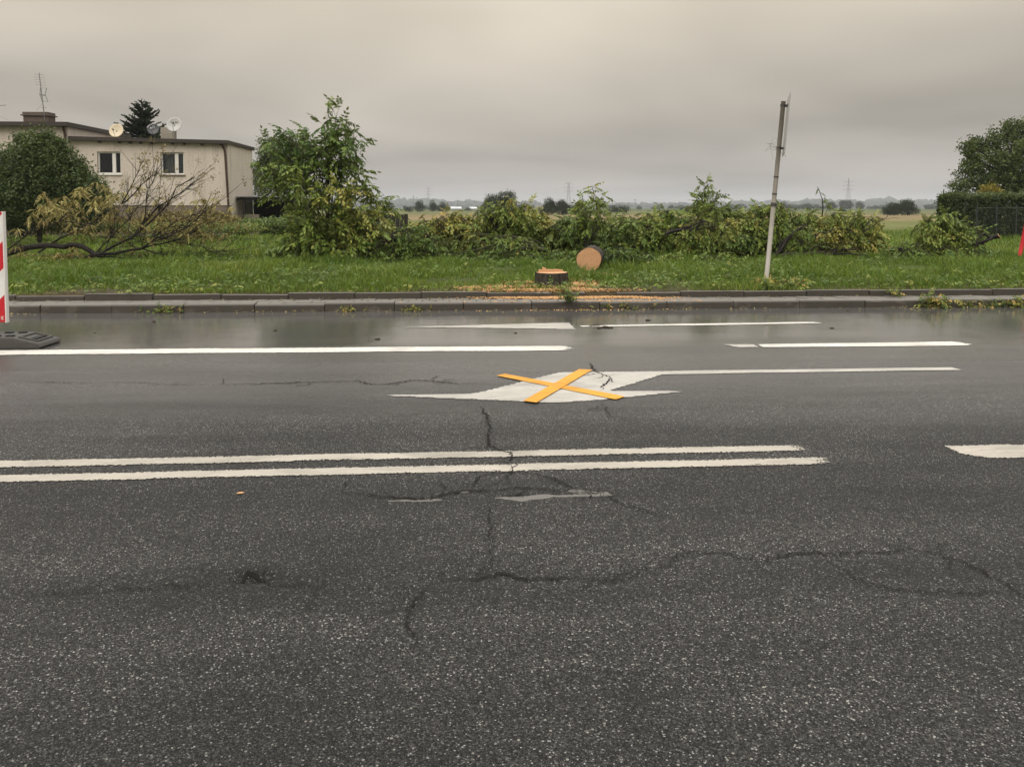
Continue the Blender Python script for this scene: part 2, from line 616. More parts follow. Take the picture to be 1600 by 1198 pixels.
M['steel'] = simple('pylon_steel', (.20, .20, .20), .6, .4, .1, .2)
M['pale'] = simple('greenhouse_film', (.62, .64, .66), .5, .4, .05, .2)
M['fence'] = simple('fence_wire_paint', (.030, .036, .032), .5, .4, .2, 5)

# ------------------------------------------------------------------ cracks (photo pixels -> road plane) and the road's relief
def zp(pts, x0, y0, s):
    return [(x0 + a / s, y0 + b / s) for a, b in pts]


A, B, C_, D_ = (400, 600, 2.2857), (0, 660, 2.723), (1000, 740, 2.615), (560, 470, 2.857)
CRACKS = [  # (polyline, width m, sag depth m)
    (zp([(800, 75), (825, 115), (838, 150), (830, 185), (828, 215), (870, 235), (905, 245), (912, 262), (900, 285), (915, 300), (905, 312), (898, 340), (915, 365)], *A), .012, .003),
    (zp([(270, 380), (350, 388), (440, 398), (510, 406), (620, 408), (690, 388), (750, 380), (800, 380), (870, 378), (910, 370), (980, 372), (1060, 378), (1130, 378), (1200, 385), (1250, 380), (1310, 378)], *A), .014, .006),
    (zp([(745, 378), (780, 355), (800, 330), (850, 318), (900, 312), (980, 320), (1040, 330), (1080, 345), (1110, 362), (1180, 375), (1240, 382)], *A), .010, .004),
    (zp([(1130, 383), (1180, 386), (1240, 390), (1290, 425), (1350, 440), (1400, 455), (1450, 470), (1500, 490)], *A), .009, .004),
    (zp([(840, 410), (832, 470), (835, 520), (845, 570), (840, 610), (845, 640), (880, 660), (885, 670)], *A), .005, .002),
    (zp([(640, 690), (720, 692), (800, 690), (830, 680), (880, 672), (920, 685), (980, 695), (1060, 690), (1150, 685), (1200, 692), (1270, 698), (1320, 690), (1371, 663)], *A)
     + zp([(60, 393), (110, 380), (150, 340), (200, 318), (260, 322), (350, 325), (420, 345), (500, 352), (570, 345), (610, 325), (700, 322), (820, 330), (900, 315), (1000, 320), (1060, 308), (1130, 312), (1200, 325), (1280, 340), (1330, 360), (1400, 390), (1450, 425), (1510, 450), (1560, 490), (1620, 540), (1700, 580)], *C_), .010, .007),
    (zp([(760, 350), (820, 385), (880, 430), (950, 450), (1010, 468), (1060, 468), (1110, 480), (1200, 485), (1250, 480), (1340, 488), (1450, 480), (1550, 475)], *C_), .009, .005),
    (zp([(640, 690), (610, 725), (570, 765), (550, 790), (545, 830), (555, 880), (570, 930), (580, 970)], *A), .008, .007),
    (zp([(60, 720), (250, 725), (360, 722), (430, 715), (530, 702), (600, 708), (700, 690), (800, 690), (900, 688), (960, 680), (1010, 662)], *B), .008, .005),
    (zp([(1000, 665), (1015, 655), (1040, 640), (1080, 628), (1105, 634), (1120, 650)], *B), .017, .0),
    (zp([(1115, 650), (1140, 680), (1200, 690), (1330, 695), (1420, 705)], *B), .007, .005),
    ([(330, 601), (400, 600), (490, 597)] + zp([(0, 357), (40, 370), (120, 372), (170, 365), (250, 352), (330, 357), (440, 368), (550, 368), (650, 372)], *D_), .014, .003),
    ([(40, 597), (110, 599), (200, 598), (290, 602), (330, 601)], .008, .002),
    (zp([(1030, 270), (1045, 300), (1070, 320), (1100, 330), (1130, 345), (1095, 375), (1080, 400)], *D_), .015, .003),
    (zp([(1085, 445), (1105, 475), (1115, 500)], *D_), .014, .003),
    (zp([(1235, 70), (1245, 88), (1262, 105), (1258, 125)], *A), .008, .002),
]
rng = random.Random(4)
CRW = []
for pl, w_, dep in CRACKS:
    P_ = [G(a, b)[:2] for a, b in pl]
    out = [P_[0]]
    for a, b in zip(P_[:-1], P_[1:]):
        L = np.linalg.norm(b - a)
        m = max(2, int(L / .017))
        nrm = np.array([-(b - a)[1], (b - a)[0]]) / (L + 1e-9)
        for k in range(1, m + 1):
            out.append(a + (b - a) * k / m + (nrm * rng.gauss(0, .009) if k < m else 0))
    CRW.append((np.array(out), w_ * .95, dep))


for ln, w_, dep in list(CRW):
    if len(ln) < 12 or dep <= 0:
        continue
    for k in range(max(3, len(ln) // 14)):
        i = rng.randrange(3, len(ln) - 3)
        tdir = ln[i + 2] - ln[i - 2]
        a_ = math.atan2(tdir[1], tdir[0]) + rng.choice((-1, 1)) * rng.uniform(.4, 1.3)
        q = [ln[i]]
        for j in range(rng.randint(4, 12)):
            a_ += rng.gauss(0, .45)
            q.append(q[-1] + np.array([math.cos(a_), math.sin(a_)]) * rng.uniform(.012, .028))
        CRW.append((np.array(q), w_ * .45, 0.0))


def seg_dist(px, py, line):
    best = np.full(px.shape, 1e9)
    for a, b in zip(line[:-1], line[1:]):
        d = b - a
        L2 = d @ d + 1e-12
        tt = np.clip(((px - a[0]) * d[0] + (py - a[1]) * d[1]) / L2, 0, 1)
        best = np.minimum(best, np.hypot(px - a[0] - tt * d[0], py - a[1] - tt * d[1]))
    return best


POT = G(398, 896)[:2]
PUD = [(G(828, 774)[:2], .16, .035, .019), (G(895, 772)[:2], .22, .016, .014), (G(648, 779)[:2], .13, .014, .014), (G(812, 782)[:2], .035, .05, .014)]


def road_h(x, y):
    x = np.asarray(x, float)
    y = np.asarray(y, float)
    h = .0016 * snoise(x, y, 3.0, 3) + .004 * snoise(x * .3, y, 1.2, 8, 2) * (np.abs(y - 4.1) > 1.0)
    for ln, w_, dep in CRW:
        if dep <= 0:
            continue
        lo, hi = ln.min(0) - .3, ln.max(0) + .3
        m = (x > lo[0]) & (x < hi[0]) & (y > lo[1]) & (y < hi[1])
        if m.any():
            s = ln[::3] if len(ln) > 9 else ln
            h[m] -= dep * np.exp(-(seg_dist(x[m], y[m], s) / .045) ** 2)
    for c, a, b, dep in PUD:
        q = ((x - c[0]) / a) ** 2 + ((y - c[1]) / b) ** 2
        h -= dep * np.exp(-q * 1.1) * (1 + 1.1 * snoise(x, y * 1.6, 30, 5, 5))
    q = ((x - POT[0]) / .085) ** 2 + ((y - POT[1] + .01) / .05) ** 2
    h -= .045 * np.exp(-q ** 2)
    return h


# ------------------------------------------------------------------ ground sheet
def grid(xs, ys, zf):
    X, Y = np.meshgrid(xs, ys)
    Z = zf(X, Y)
    V = np.stack([X, Y, Z], -1).reshape(-1, 3)
    nx, ny = len(xs), len(ys)
    i = np.arange(ny - 1)[:, None] * nx + np.arange(nx - 1)[None]
    F = np.stack([i, i + 1, i + 1 + nx, i + nx], -1).reshape(-1, 4)
    return V, F


def ground_z(x, y):
    x = np.asarray(x, float)
    y = np.asarray(y, float)
    z = np.interp(y, [-1e5, 11.755, 11.765, 12.3, 16, 21, 34, 60, 1e5], [-.35, -.35, .19, .205, .23, .20, .05, 0, 0])
    return z + np.where((y > 11.765) & (y < 120), .018 * snoise(x, y, 1.1, 11) * np.clip((y - 11.8), 0, 1), 0)


xs = np.unique(np.concatenate([np.linspace(-14, 18, 161), np.linspace(-45, 50, 96), np.linspace(-400, 400, 41), np.linspace(-5000, 5000, 21)]))
ys = np.unique(np.concatenate([[-500, -100, -20, -4, 11.755, 11.765], np.linspace(11.8, 24, 80), np.linspace(24, 60, 60), np.linspace(60, 400, 50), np.linspace(400, 5000, 24)]))
gv, gf = grid(xs, ys, ground_z)
gnd = np_mesh('ground', gv, gf, M['ground'], smooth=True)
tag(gnd, 'green verge running into flat meadows and stubble fields', None, None, 'structure')

# ------------------------------------------------------------------ road
xs = np.unique(np.concatenate([np.linspace(-5, 6.5, 330), np.linspace(-.75, .95, 130), np.linspace(-14, 14, 60), np.linspace(-90, 90, 31)]))
ys = np.unique(np.concatenate([[-6, -3, 0], np.linspace(.6, 1.6, 14), np.linspace(1.6, 5.0, 120), np.linspace(3.84, 4.20, 62), np.linspace(5, 11.15, 80)]))
rv, rf = grid(xs, ys, road_h)
stain = np.zeros(len(rv))
for ln, w_, dep in CRW:
    lo, hi = ln.min(0) - .3, ln.max(0) + .3
    m = (rv[:, 0] > lo[0]) & (rv[:, 0] < hi[0]) & (rv[:, 1] > lo[1]) & (rv[:, 1] < hi[1])
    if m.any():
        stain[m] = np.maximum(stain[m], np.exp(-(seg_dist(rv[m, 0], rv[m, 1], ln[::3] if len(ln) > 9 else ln) / (.012 + .7 * w_)) ** 2) * .5)
stain *= np.clip(.75 + .6 * snoise(rv[:, 0], rv[:, 1], 9, 77, 4), .1, 1)
for px_, py_, a_, b_, k_ in ((1000, 1090, .10, .07, .6), (212, 950, .22, .12, .55), (1345, 765, .10, .07, .6), (520, 1000, .5, .2, .25), (1500, 905, .5, .2, .3), (860, 752, .35, .06, .6), (396, 890, .075, .022, 1.1), (400, 900, .12, .05, .55)):
    c_ = G(px_, py_)
    stain = np.maximum(stain, k_ * np.exp(-((rv[:, 0] - c_[0]) / a_) ** 2 - ((rv[:, 1] - c_[1]) / b_) ** 2) * np.clip(.8 + .8 * snoise(rv[:, 0], rv[:, 1], 12, 78, 4), 0, 1.3))
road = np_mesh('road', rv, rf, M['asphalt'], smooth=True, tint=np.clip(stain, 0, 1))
tag(road, 'worn damp grey asphalt road with cracks and painted lanes', None, None, 'structure')
KERB_Y = 11.15


def sheet(name, poly, mat, z=.004, step=.05, parent=None, label=None, edge=.022):
    """flat marking: a convex or concave outline filled with small cells that follow the road relief"""
    import bmesh
    from mathutils.geometry import tessellate_polygon
    from mathutils import Vector
    P_ = [np.asarray(p[:2], float) for p in poly]
    bm = bmesh.new()
    vs = [bm.verts.new((p[0], p[1], 0)) for p in P_]
    f = bm.faces.new(vs)
    lo, hi = np.min(P_, 0), np.max(P_, 0)
    sx = max(step, (hi[0] - lo[0]) / 260)
    sy = step * .7
    for ax, st in ((0, sx), (1, sy)):
        k = lo[ax] + st
        while k < hi[ax] - 1e-4:
            co = [0, 0, 0]
            no = [0, 0, 0]
            co[ax] = k
            no[ax] = 1
            bmesh.ops.bisect_plane(bm, geom=bm.verts[:] + bm.edges[:] + bm.faces[:], plane_co=co, plane_no=no)
            k += st
    bm.verts.ensure_lookup_table()
    bm.faces.ensure_lookup_table()
    X = np.array([v.co.x for v in bm.verts])
    Y = np.array([v.co.y for v in bm.verts])
    Z = road_h(X, Y) + z
    line = np.array(P_ + [P_[0]])
    ed = np.clip(seg_dist(X, Y, line) / edge, 0, 1)
    for v, q in zip(bm.verts, Z):
        v.co.z = q
    me = bpy.data.meshes.new(name)
    bm.normal_update()
    bad = sum(1 for q in bm.faces if q.normal.z < 0)
    if bad > len(bm.faces) / 2:
        bmesh.ops.reverse_faces(bm, faces=bm.faces[:])
    bm.to_mesh(me)
    bm.free()
    a = me.attributes.new('tint', 'FLOAT', 'POINT')
    a.data.foreach_set('value', ed.astype(np.float32))
    me.materials.append(mat)
    o = bpy.data.objects.new(name, me)
    link(o, parent)
    if label:
        o['label'] = label
    return o




sheet('centre_line', [(-40, 4.36), (-40, 4.50), (-2.8, 4.625)] + GG([(1262, 694.6), (1276, 704.6)]) + [(-2.8, 4.485)], M['cream'], parent=road, step=.04, label='far stripe of the cream double centre line')
sheet('centre_line', [(-40, 4.10), (-40, 4.24), (-2.7, 4.375)] + GG([(1296, 714), (1312, 725.6)]) + [(-2.6, 4.245)], M['cream'], parent=road, step=.04, label='near stripe of the cream double centre line')
sheet('centre_dash', GG([(1470, 696), (1489, 707), (1520, 714), (1560, 717.5), (1600, 717)]) + [(7.0, 4.37), (7.0, 4.66)] + GG([(1600, 693.6)]), M['cream'], parent=road, label='thick cream centre dash cut off by the right edge')
sheet('lane_line', [(-40, 7.98), (-40, 8.30), (.92, 8.22), (1.01, 8.19), (1.06, 8.12), (1.05, 8.03), (.98, 7.97), (.85, 7.95)], M['white'], parent=road, label='long white lane line with a rounded end')
sheet('lane_dash', GG([(1180, 537.6), (1190, 542.6), (1512, 540), (1519, 537.8), (1490, 533.4)]), M['white'], parent=road, label='bright white lane dash right of the cross')
sheet('lane_dash', GG([(1126, 537.8), (1150, 542.6), (1188, 542.6), (1178, 537.6)]), M['whiteworn'], parent=road, label='faded start of the right lane dash')
sheet('turn_arrow', GG(zp([(50, 421.5), (515, 411), (900, 316), (1300, 312)], *D_) + [(1489.5, 573.3), (1507, 578.2)] + zp([(1600, 324), (1365, 328), (1130, 400), (1500, 400.5), (1080, 442), (870, 456), (760, 450)], *D_)),
      M['whiteworn'], parent=road, label='faded white turn arrow under the yellow cross', edge=.008)
sheet('straight_arrow', GG([(612, 511.4), (891, 504.3), (902, 515.0)]), M['whiteworn'], parent=road, label='long thin arrowhead near the far kerb', edge=.008)
sheet('straight_arrow_shaft', GG([(904, 509.3), (905, 511.2), (1120, 508.4), (1290, 505.4), (1270, 503.2), (1100, 505.6)]), M['white'], parent=road, label='thin white arrow shaft near the far kerb', edge=.02)
sheet('cross_bar', GG(zp([(615, 335), (655, 327), (1190, 428), (1150, 442)], *D_)), M['yellow'], z=.009, parent=road, label='thin arm of the yellow cross', edge=.008)
sheet('cross_bar', GG(zp([(735, 450), (985, 308), (1045, 310), (795, 458)], *D_)), M['yellow'], z=.013, parent=road, label='broad arm of the yellow cross', edge=.008)

for i, (ln, w_, dep) in enumerate(CRW):
    n = len(ln)
    tg = np.gradient(ln, axis=0)
    tg /= np.linalg.norm(tg, axis=1)[:, None] + 1e-9
    nr = np.stack([-tg[:, 1], tg[:, 0]], 1)
    rg = np.random.RandomState(50 + i)
    ta = np.clip(np.minimum(np.arange(n), n - 1 - np.arange(n)) / (12 if n > 20 else 4), .15, 1)
    bk = np.clip(.95 + .6 * snoise(np.arange(n) * .22, np.zeros(n), 1.0, 60 + i, 3), .35, 1.3)
    wl_ = w_ * ta * bk * (.40 + .9 * rg.rand(n) ** 1.5)
    wr_ = w_ * ta * bk * (.40 + .9 * rg.rand(n) ** 1.5)
    a, b = ln + nr * wl_[:, None] * .62, ln - nr * wr_[:, None] * .62
    V = np.concatenate([np.c_[a, road_h(a[:, 0], a[:, 1]) + .0075], np.c_[b, road_h(b[:, 0], b[:, 1]) + .0075]])
    k = np.arange(n - 1)
    np_mesh('crack', V, np.stack([k + n, k + n + 1, k + 1, k], 1), M['crack'], road)

pa, pb = G(560, 790)[:2], G(1010, 762)[:2]
pud = np_mesh('puddle', [(-.62, 3.85, -.0085), (.85, 3.85, -.0085), (.85, 4.19, -.0085), (-.62, 4.19, -.0085)], [(0, 1, 2, 3)], M['water'])
tag(pud, 'thin rain puddle in the cracked hollow by the centre line', None, None, 'structure')

# ------------------------------------------------------------------ kerb, paver strip, edging
kerb = thing('kerb', (0, KERB_Y, 0), 'grey concrete kerb along the far lane', None)
kerb['kind'] = 'structure'
rng = random.Random(2)
kx = [-12.2 + 1.003 * i for i in range(28)]
# a kerb joint falls at px ~192, 310, 778, 1265
off = G(778, 480, .06)[0]
kx0 = off - 13 * 1.0
base_me = None
for i in range(30):
    x0 = kx0 + i * 1.0
    dz = rng.gauss(0, .005)
    dy = rng.gauss(0, .006)
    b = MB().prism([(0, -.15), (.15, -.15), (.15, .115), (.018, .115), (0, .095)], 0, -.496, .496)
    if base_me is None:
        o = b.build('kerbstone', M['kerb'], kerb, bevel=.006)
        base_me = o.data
    else:
        o = bpy.data.objects.new('kerbstone', base_me)
        link(o, kerb)
        m = o.modifiers.new('bevel', 'BEVEL')
        m.width, m.segments = .006, 2
    o.location = (x0, KERB_Y + dy, dz)
    o.rotation_euler = (rng.gauss(0, .01), rng.gauss(0, .002), rng.gauss(0, .003))
pav = thing('paver_strip', (0, 11.5, .1), 'narrow strip of grey concrete pavers behind the kerb', None)
pav['kind'] = 'structure'
pme = None
bed = boxobj('paver_bed', -14, 17, 11.302, 11.70, -.1, .08, M['dirt'], pav)
for r in range(2):
    for i in range(145):
        x = -13 + i * .202 + (.1 if r else 0)
        if pme is None:
            o = MB().box(-.097, .097, -.095, .095, -.06, .02).build('paver', M['paver'], pav, bevel=.006)
            pme = o.data
        else:
            o = bpy.data.objects.new('paver', pme)
            link(o, pav)
            m = o.modifiers.new('bevel', 'BEVEL')
            m.width, m.segments = .006, 1
        o.location = (x, 11.404 + r * .197, .092 + rng.gauss(0, .003))
        o.rotation_euler = (rng.gauss(0, .012), rng.gauss(0, .012), rng.gauss(0, .01))
edg = thing('verge_edging', (0, 11.735, .1), 'low concrete edging between pavers and grass', None)
edg['kind'] = 'structure'
eme = None
stump_x = G(864, 447, .22)[0]
for i in range(30):
    x0 = kx0 + .35 + i * 1.0
    if abs(x0 - stump_x) < .48:
        continue
    if eme is None:
        o = MB().box(-.495, .495, -.035, .035, -.2, .098).build('edging_stone', M['kerb'], edg, bevel=.008)
        eme = o.data
    else:
        o = bpy.data.objects.new('edging_stone', eme)
        link(o, edg)
        m = o.modifiers.new('bevel', 'BEVEL')
        m.width, m.segments = .008, 2
    o.location = (x0, 11.735 + rng.gauss(0, .006), .10 + rng.gauss(0, .008))
    o.rotation_euler = (rng.gauss(0, .02), rng.gauss(0, .003), rng.gauss(0, .004))
sme = None
for px in (838, 850, 887, 896, 905):       # small setts set round the stump
    x = G(px, 459, .14)[0]
    if sme is None:
        o = MB().box(-.05, .05, -.05, .05, -.1, .10).build('sett', M['kerb'], edg, bevel=.01)
        sme = o.data
    else:
        o = bpy.data.objects.new('sett', sme)
        link(o, edg)
        m = o.modifiers.new('bevel', 'BEVEL')
        m.width, m.segments = .01, 2
    o.location = (x, 11.72 + rng.gauss(0, .01), .095 + rng.gauss(0, .008))
    o.rotation_euler = (rng.gauss(0, .04), rng.gauss(0, .04), rng.gauss(0, .12))

# ------------------------------------------------------------------ leaves
def norm(v):
    return v / (np.linalg.norm(v, axis=-1, keepdims=True) + 1e-9)


def compound_template(rg, n=7, L=.36, ll=.13, lw=.042, droop=.5):
    """pinnate leaf: pairs of folded, hanging leaflets and one at the tip"""
    V, F = [], []
    pairs = (n - 1) // 2
    for k in range(pairs + 1):
        tt = (.32 + .68 * k / pairs)
        p = np.array([L * tt, 0, -droop * L * tt * tt * .6])
        for sgn in ((-1, 1) if k < pairs else (0,)):
            a = sgn * (1.0 + .25 * rg.randn() * .6)
            d = np.array([math.cos(a), math.sin(a), -.45 - .35 * rg.rand()])
            d /= np.linalg.norm(d)
            l_ = ll * (.8 + .35 * rg.rand())
            w = np.cross(d, [0, 0, 1.0])
            w /= np.linalg.norm(w)
            up = np.cross(w, d)
            tw = rg.randn() * .35
            w2 = w * math.cos(tw) + up * math.sin(tw)
            b = len(V)
            mid = p + d * l_ * .42
            V += [p, mid + w2 * lw * .6 - up * lw * .18, p + d * l_ - np.array([0, 0, .15 * l_]), mid - w2 * lw * .6 - up * lw * .18]
            F += [(b, b + 1, b + 2), (b, b + 2, b + 3)]
    b = len(V)       # the stalk, a thin sliver
    e = np.array([L, 0, -droop * L * .6])
    V += [np.zeros(3), np.array([L * .5, .003, -droop * L * .15]), e, np.array([L * .5, -.003, -droop * L * .15])]
    F += [(b, b + 1, b + 2), (b, b + 2, b + 3)]
    return np.array(V), np.array(F)


def cluster_template(rg, n=6, s=.1):
    V, F = [], []
    for k in range(n):
        d = rg.randn(3)
        d /= np.linalg.norm(d)
        p = rg.randn(3) * s * .8
        w = np.cross(d, rg.randn(3))
        w /= np.linalg.norm(w)
        b = len(V)
        l_ = s * (.7 + .6 * rg.rand())
        V += [p, p + d * l_ * .45 + w * l_ * .3, p + d * l_, p + d * l_ * .45 - w * l_ * .3]
        F += [(b, b + 1, b + 2), (b, b + 2, b + 3)]
    return np.array(V), np.array(F)


RG = np.random.RandomState(7)
T_ASH = [compound_template(RG, RG.choice([7, 7, 9]), .32, .130, .052, .5 + .7 * RG.rand()) for _ in range(8)]
T_DRY = [compound_template(RG, 13, .26, .075, .026, .9 + .7 * RG.rand()) for _ in range(6)]
T_SMALL = [cluster_template(RG, 7, .085) for _ in range(6)]
T_MED = [cluster_template(RG, 7, .14) for _ in range(6)]
T_FAR = [cluster_template(RG, 6, .42) for _ in range(6)]
T_LIT = [(np.array([(0, 0, 0), (.014, .009, .004), (.034, .001, .002), (.015, -.008, .005)]), np.array([(0, 1, 2), (0, 2, 3)])), (np.array([(0, 0, 0), (.02, .004, .006), (.045, 0, .001), (.02, -.003, .0)]), np.array([(0, 1, 2), (0, 2, 3)]))]
T_WEED = [compound_template(RG, 5, .14, .08, .03, .3) for _ in range(4)]


def instance(T, pos, dirs, scale, tint, rg):
    """merge leaf templates placed at pos, pointing along dirs"""
    pos = np.asarray(pos, float)
    n = len(pos)
    dirs = norm(np.asarray(dirs, float))
    ref = np.tile([0, 0, 1.0], (n, 1)) + rg.randn(n, 3) * .35
    yv = norm(np.cross(ref, dirs))
    zv = np.cross(dirs, yv)
    Rm = np.stack([dirs, yv, zv], 2) * np.asarray(scale)[:, None, None]
    pick = rg.randint(0, len(T), n)
    VV, FF, TT = [], [], []
    base = 0
    for k, (tv, tf) in enumerate(T):
        m = pick == k
        c = int(m.sum())
        if not c:
            continue
        v = np.einsum('nij,kj->nki', Rm[m], tv) + pos[m][:, None]
        f = tf[None] + (base + np.arange(c) * len(tv))[:, None, None]
        VV.append(v.reshape(-1, 3))
        FF.append(f.reshape(-1, tf.shape[1]))
        TT.append(np.repeat(np.asarray(tint)[m], len(tv)))
        base += c * len(tv)
    return np.concatenate(VV), np.concatenate(FF), np.concatenate(TT)


def curve(a, b, bow, n, rg, rough=.04):
    a, b = np.asarray(a, float), np.asarray(b, float)
    L = np.linalg.norm(b - a)
    tt = np.linspace(0, 1, n)[:, None]
    p = a + (b - a) * tt + np.asarray(bow) * (4 * tt * (1 - tt))
    wob = np.cumsum(rg.randn(n, 3), 0)
    wob -= np.linspace(0, 1, n)[:, None] * wob[-1] + 0
    wob[0] = 0
    return p + wob * rough * L / math.sqrt(n)


class Limbs:
    """wood tubes and leaf anchors of one branch or tree"""
    def __init__(s, seed, floor=None):
        s.rg = np.random.RandomState(seed)
        s.wood, s.twig = MB(), MB()
        s.lp, s.ld = [], []
        s.floor = floor

    def clampz(s, P_):
        if s.floor is not None:
            g = ground_z(P_[:, 0], P_[:, 1]) + .03
            P_[:, 2] = np.maximum(P_[:, 2], g)
        return P_

    def limb(s, a, b, r0, r1, bow=(0, 0, 0), n=9, rough=.05, sides=7):
        P_ = s.clampz(curve(a, b, bow, n, s.rg, rough))
        s.wood.tube(P_, np.linspace(r0, r1, n), sides)
        return P_

    def twigs(s, P_, start, count, length, leaves, droop=.25, out=.6, up=.15, rt=.006):
        rg = s.rg
        n = len(P_)
        ax = P_[-1] - P_[0]
        ax = ax / (np.linalg.norm(ax) + 1e-9)
        for k in range(count):
            u = (start + (1 - start) * ((k + rg.rand()) / count)) * (n - 1)
            i = min(int(u), n - 2)
            p = P_[i] + (P_[i + 1] - P_[i]) * (u - i)
            d = ax * (.35 + .5 * rg.rand()) + rg.randn(3) * out + np.array([0, 0, up])
            d /= np.linalg.norm(d)
            L = length * (.55 + .8 * rg.rand()) * (1.15 - .4 * u / n)
            m = 5
            tt = np.linspace(0, 1, m)[:, None]
            q = p + d * L * tt + np.array([0, 0, -droop * L]) * tt * tt
            q = s.clampz(q + rg.randn(m, 3) * .02 * L * tt)
            s.twig.tube(q, np.linspace(rt, rt * .35, m), 4, cap=False)
            for j in range(leaves):
                w = (.25 + .75 * (j + .6 * rg.rand()) / leaves) * (m - 1)
                j0 = min(int(w), m - 2)
                pp = q[j0] + (q[j0 + 1] - q[j0]) * (w - j0)
                td = q[j0 + 1] - q[j0]
                td = td / (np.linalg.norm(td) + 1e-9)
                ld = td * .5 + rg.randn(3) * .6 + np.array([0, 0, -.15])
                s.lp.append(pp)
                s.ld.append(ld)

    def finish(s, root, T, lm, wm, tint=(.4, .2), size=1.0, wname='limb', lname='foliage', twm=None):
        if s.wood.v:
            s.wood.build(wname, wm, root, smooth=True)
        if s.twig.v:
            s.twig.build('twigs', twm or M['twig'], root, smooth=True)['kind'] = 'stuff'
        if s.lp:
            n = len(s.lp)
            lp = np.array(s.lp)
            ld = np.array(s.ld)
            if s.floor is not None:
                g = ground_z(lp[:, 0], lp[:, 1]) + .06
                lp[:, 2] = np.maximum(lp[:, 2], g)
            # tint follows the shoot it grows on, with some scatter of its own
            tn = tint[0] + tint[1] * (snoise(lp[:, 0] + lp[:, 2], lp[:, 1] + lp[:, 2] * .7, 2.2, s.rg.randint(1000), 2) * .8 + s.rg.randn(n) * .45)
            V, F, TT = instance(T, lp, ld, size * (.7 + .55 * s.rg.rand(n)), np.clip(tn, 0, 1), s.rg)
            if s.floor is not None:
                V[:, 2] = np.maximum(V[:, 2], ground_z(V[:, 0], V[:, 1]) + .015)
            np_mesh(lname, V, F, lm, root, TT)
        return root


def rpt(rg, c, s):
    return np.asarray(c) + rg.randn(3) * np.asarray(s)


# ------------------------------------------------------------------ standing sapling beside the carport
sap_base = G(500, 405, .22)
SAPY = float(sap_base[1])
sap = thing('ash_sapling', sap_base, 'tall green sapling with long drooping pinnate leaves right of the house', 'tree')
Lm = Limbs(21)
rg = Lm.rg
trunk = Lm.limb(sap_base + [0, 0, -.1], W(512, 255, SAPY), .055, .03, (.06, 0, 0), 10, .03, 9)
crown_t = [(527, 176, 0), (538, 195, .2), (508, 190, -.2), (555, 218, .1), (558, 212, -.2), (545, 240, .3), (482, 208, .2), (447, 205, -.1), (418, 220, 0), (430, 235, .3),
           (412, 258, -.3), (415, 285, .2), (455, 260, -.5), (470, 290, -.6), (500, 300, -.7), (530, 285, -.6), (560, 275, .2), (575, 290, -.3), (600, 305, 0),
           (612, 322, .2), (590, 335, -.4), (560, 330, -.6), (520, 340, -.7), (480, 340, -.7), (462, 345, -.4), (500, 235, -.3), (520, 215, .3), (475, 235, .5), (535, 310, .5), (570, 352, -.3), (500, 265, .6), (445, 290, .5), (610, 345, .2)]
for (px, py, dy) in crown_t:
    tgt = W(px, py, SAPY + dy)
    u = np.clip((tgt[2] - .9) / 3.6, .12, .95) * .85
    i = u * 9
    st = trunk[int(i)] + (trunk[min(int(i) + 1, 9)] - trunk[int(i)]) * (i - int(i))
    L = np.linalg.norm(tgt - st)
    P_ = Lm.limb(st, tgt, .016, .005, (0, 0, .10 * L), 7, .05, 5)
    Lm.twigs(P_, .35, 9, .38, 4, .3, .5, .12, .004)
for (px, py, dy) in [(440, 378, -.3), (450, 395, -.4), (470, 385, -.6), (500, 375, -.7), (530, 390, -.6), (555, 380, -.5), (580, 390, -.3), (600, 370, -.1), (615, 360, .2), (625, 385, 0), (590, 360, -.5), (425, 392, -.2), (540, 360, -.6), (475, 360, -.6)]:
    tgt = W(px, py, SAPY + dy)
    st = trunk[int(1 + 2.5 * rg.rand())]
    P_ = Lm.limb(st, tgt, .012, .004, (0, 0, .18), 6, .06, 5)
    Lm.twigs(P_, .3, 9, .36, 4, .45, .6, .05, .004)
Lm.finish(sap, T_ASH, M['leaf'], M['bark'], (.50, .20), .95, 'trunk')

# ------------------------------------------------------------------ felled, leafy limbs lying in a long heap
def cut_end(p, d, r, root):
    d = np.asarray(d, float)
    d /= np.linalg.norm(d)
    MB().tube([np.asarray(p), np.asarray(p) + d * .012], [r * 1.03, r * 1.0], 14).build('cut_face', M['cut'], root)


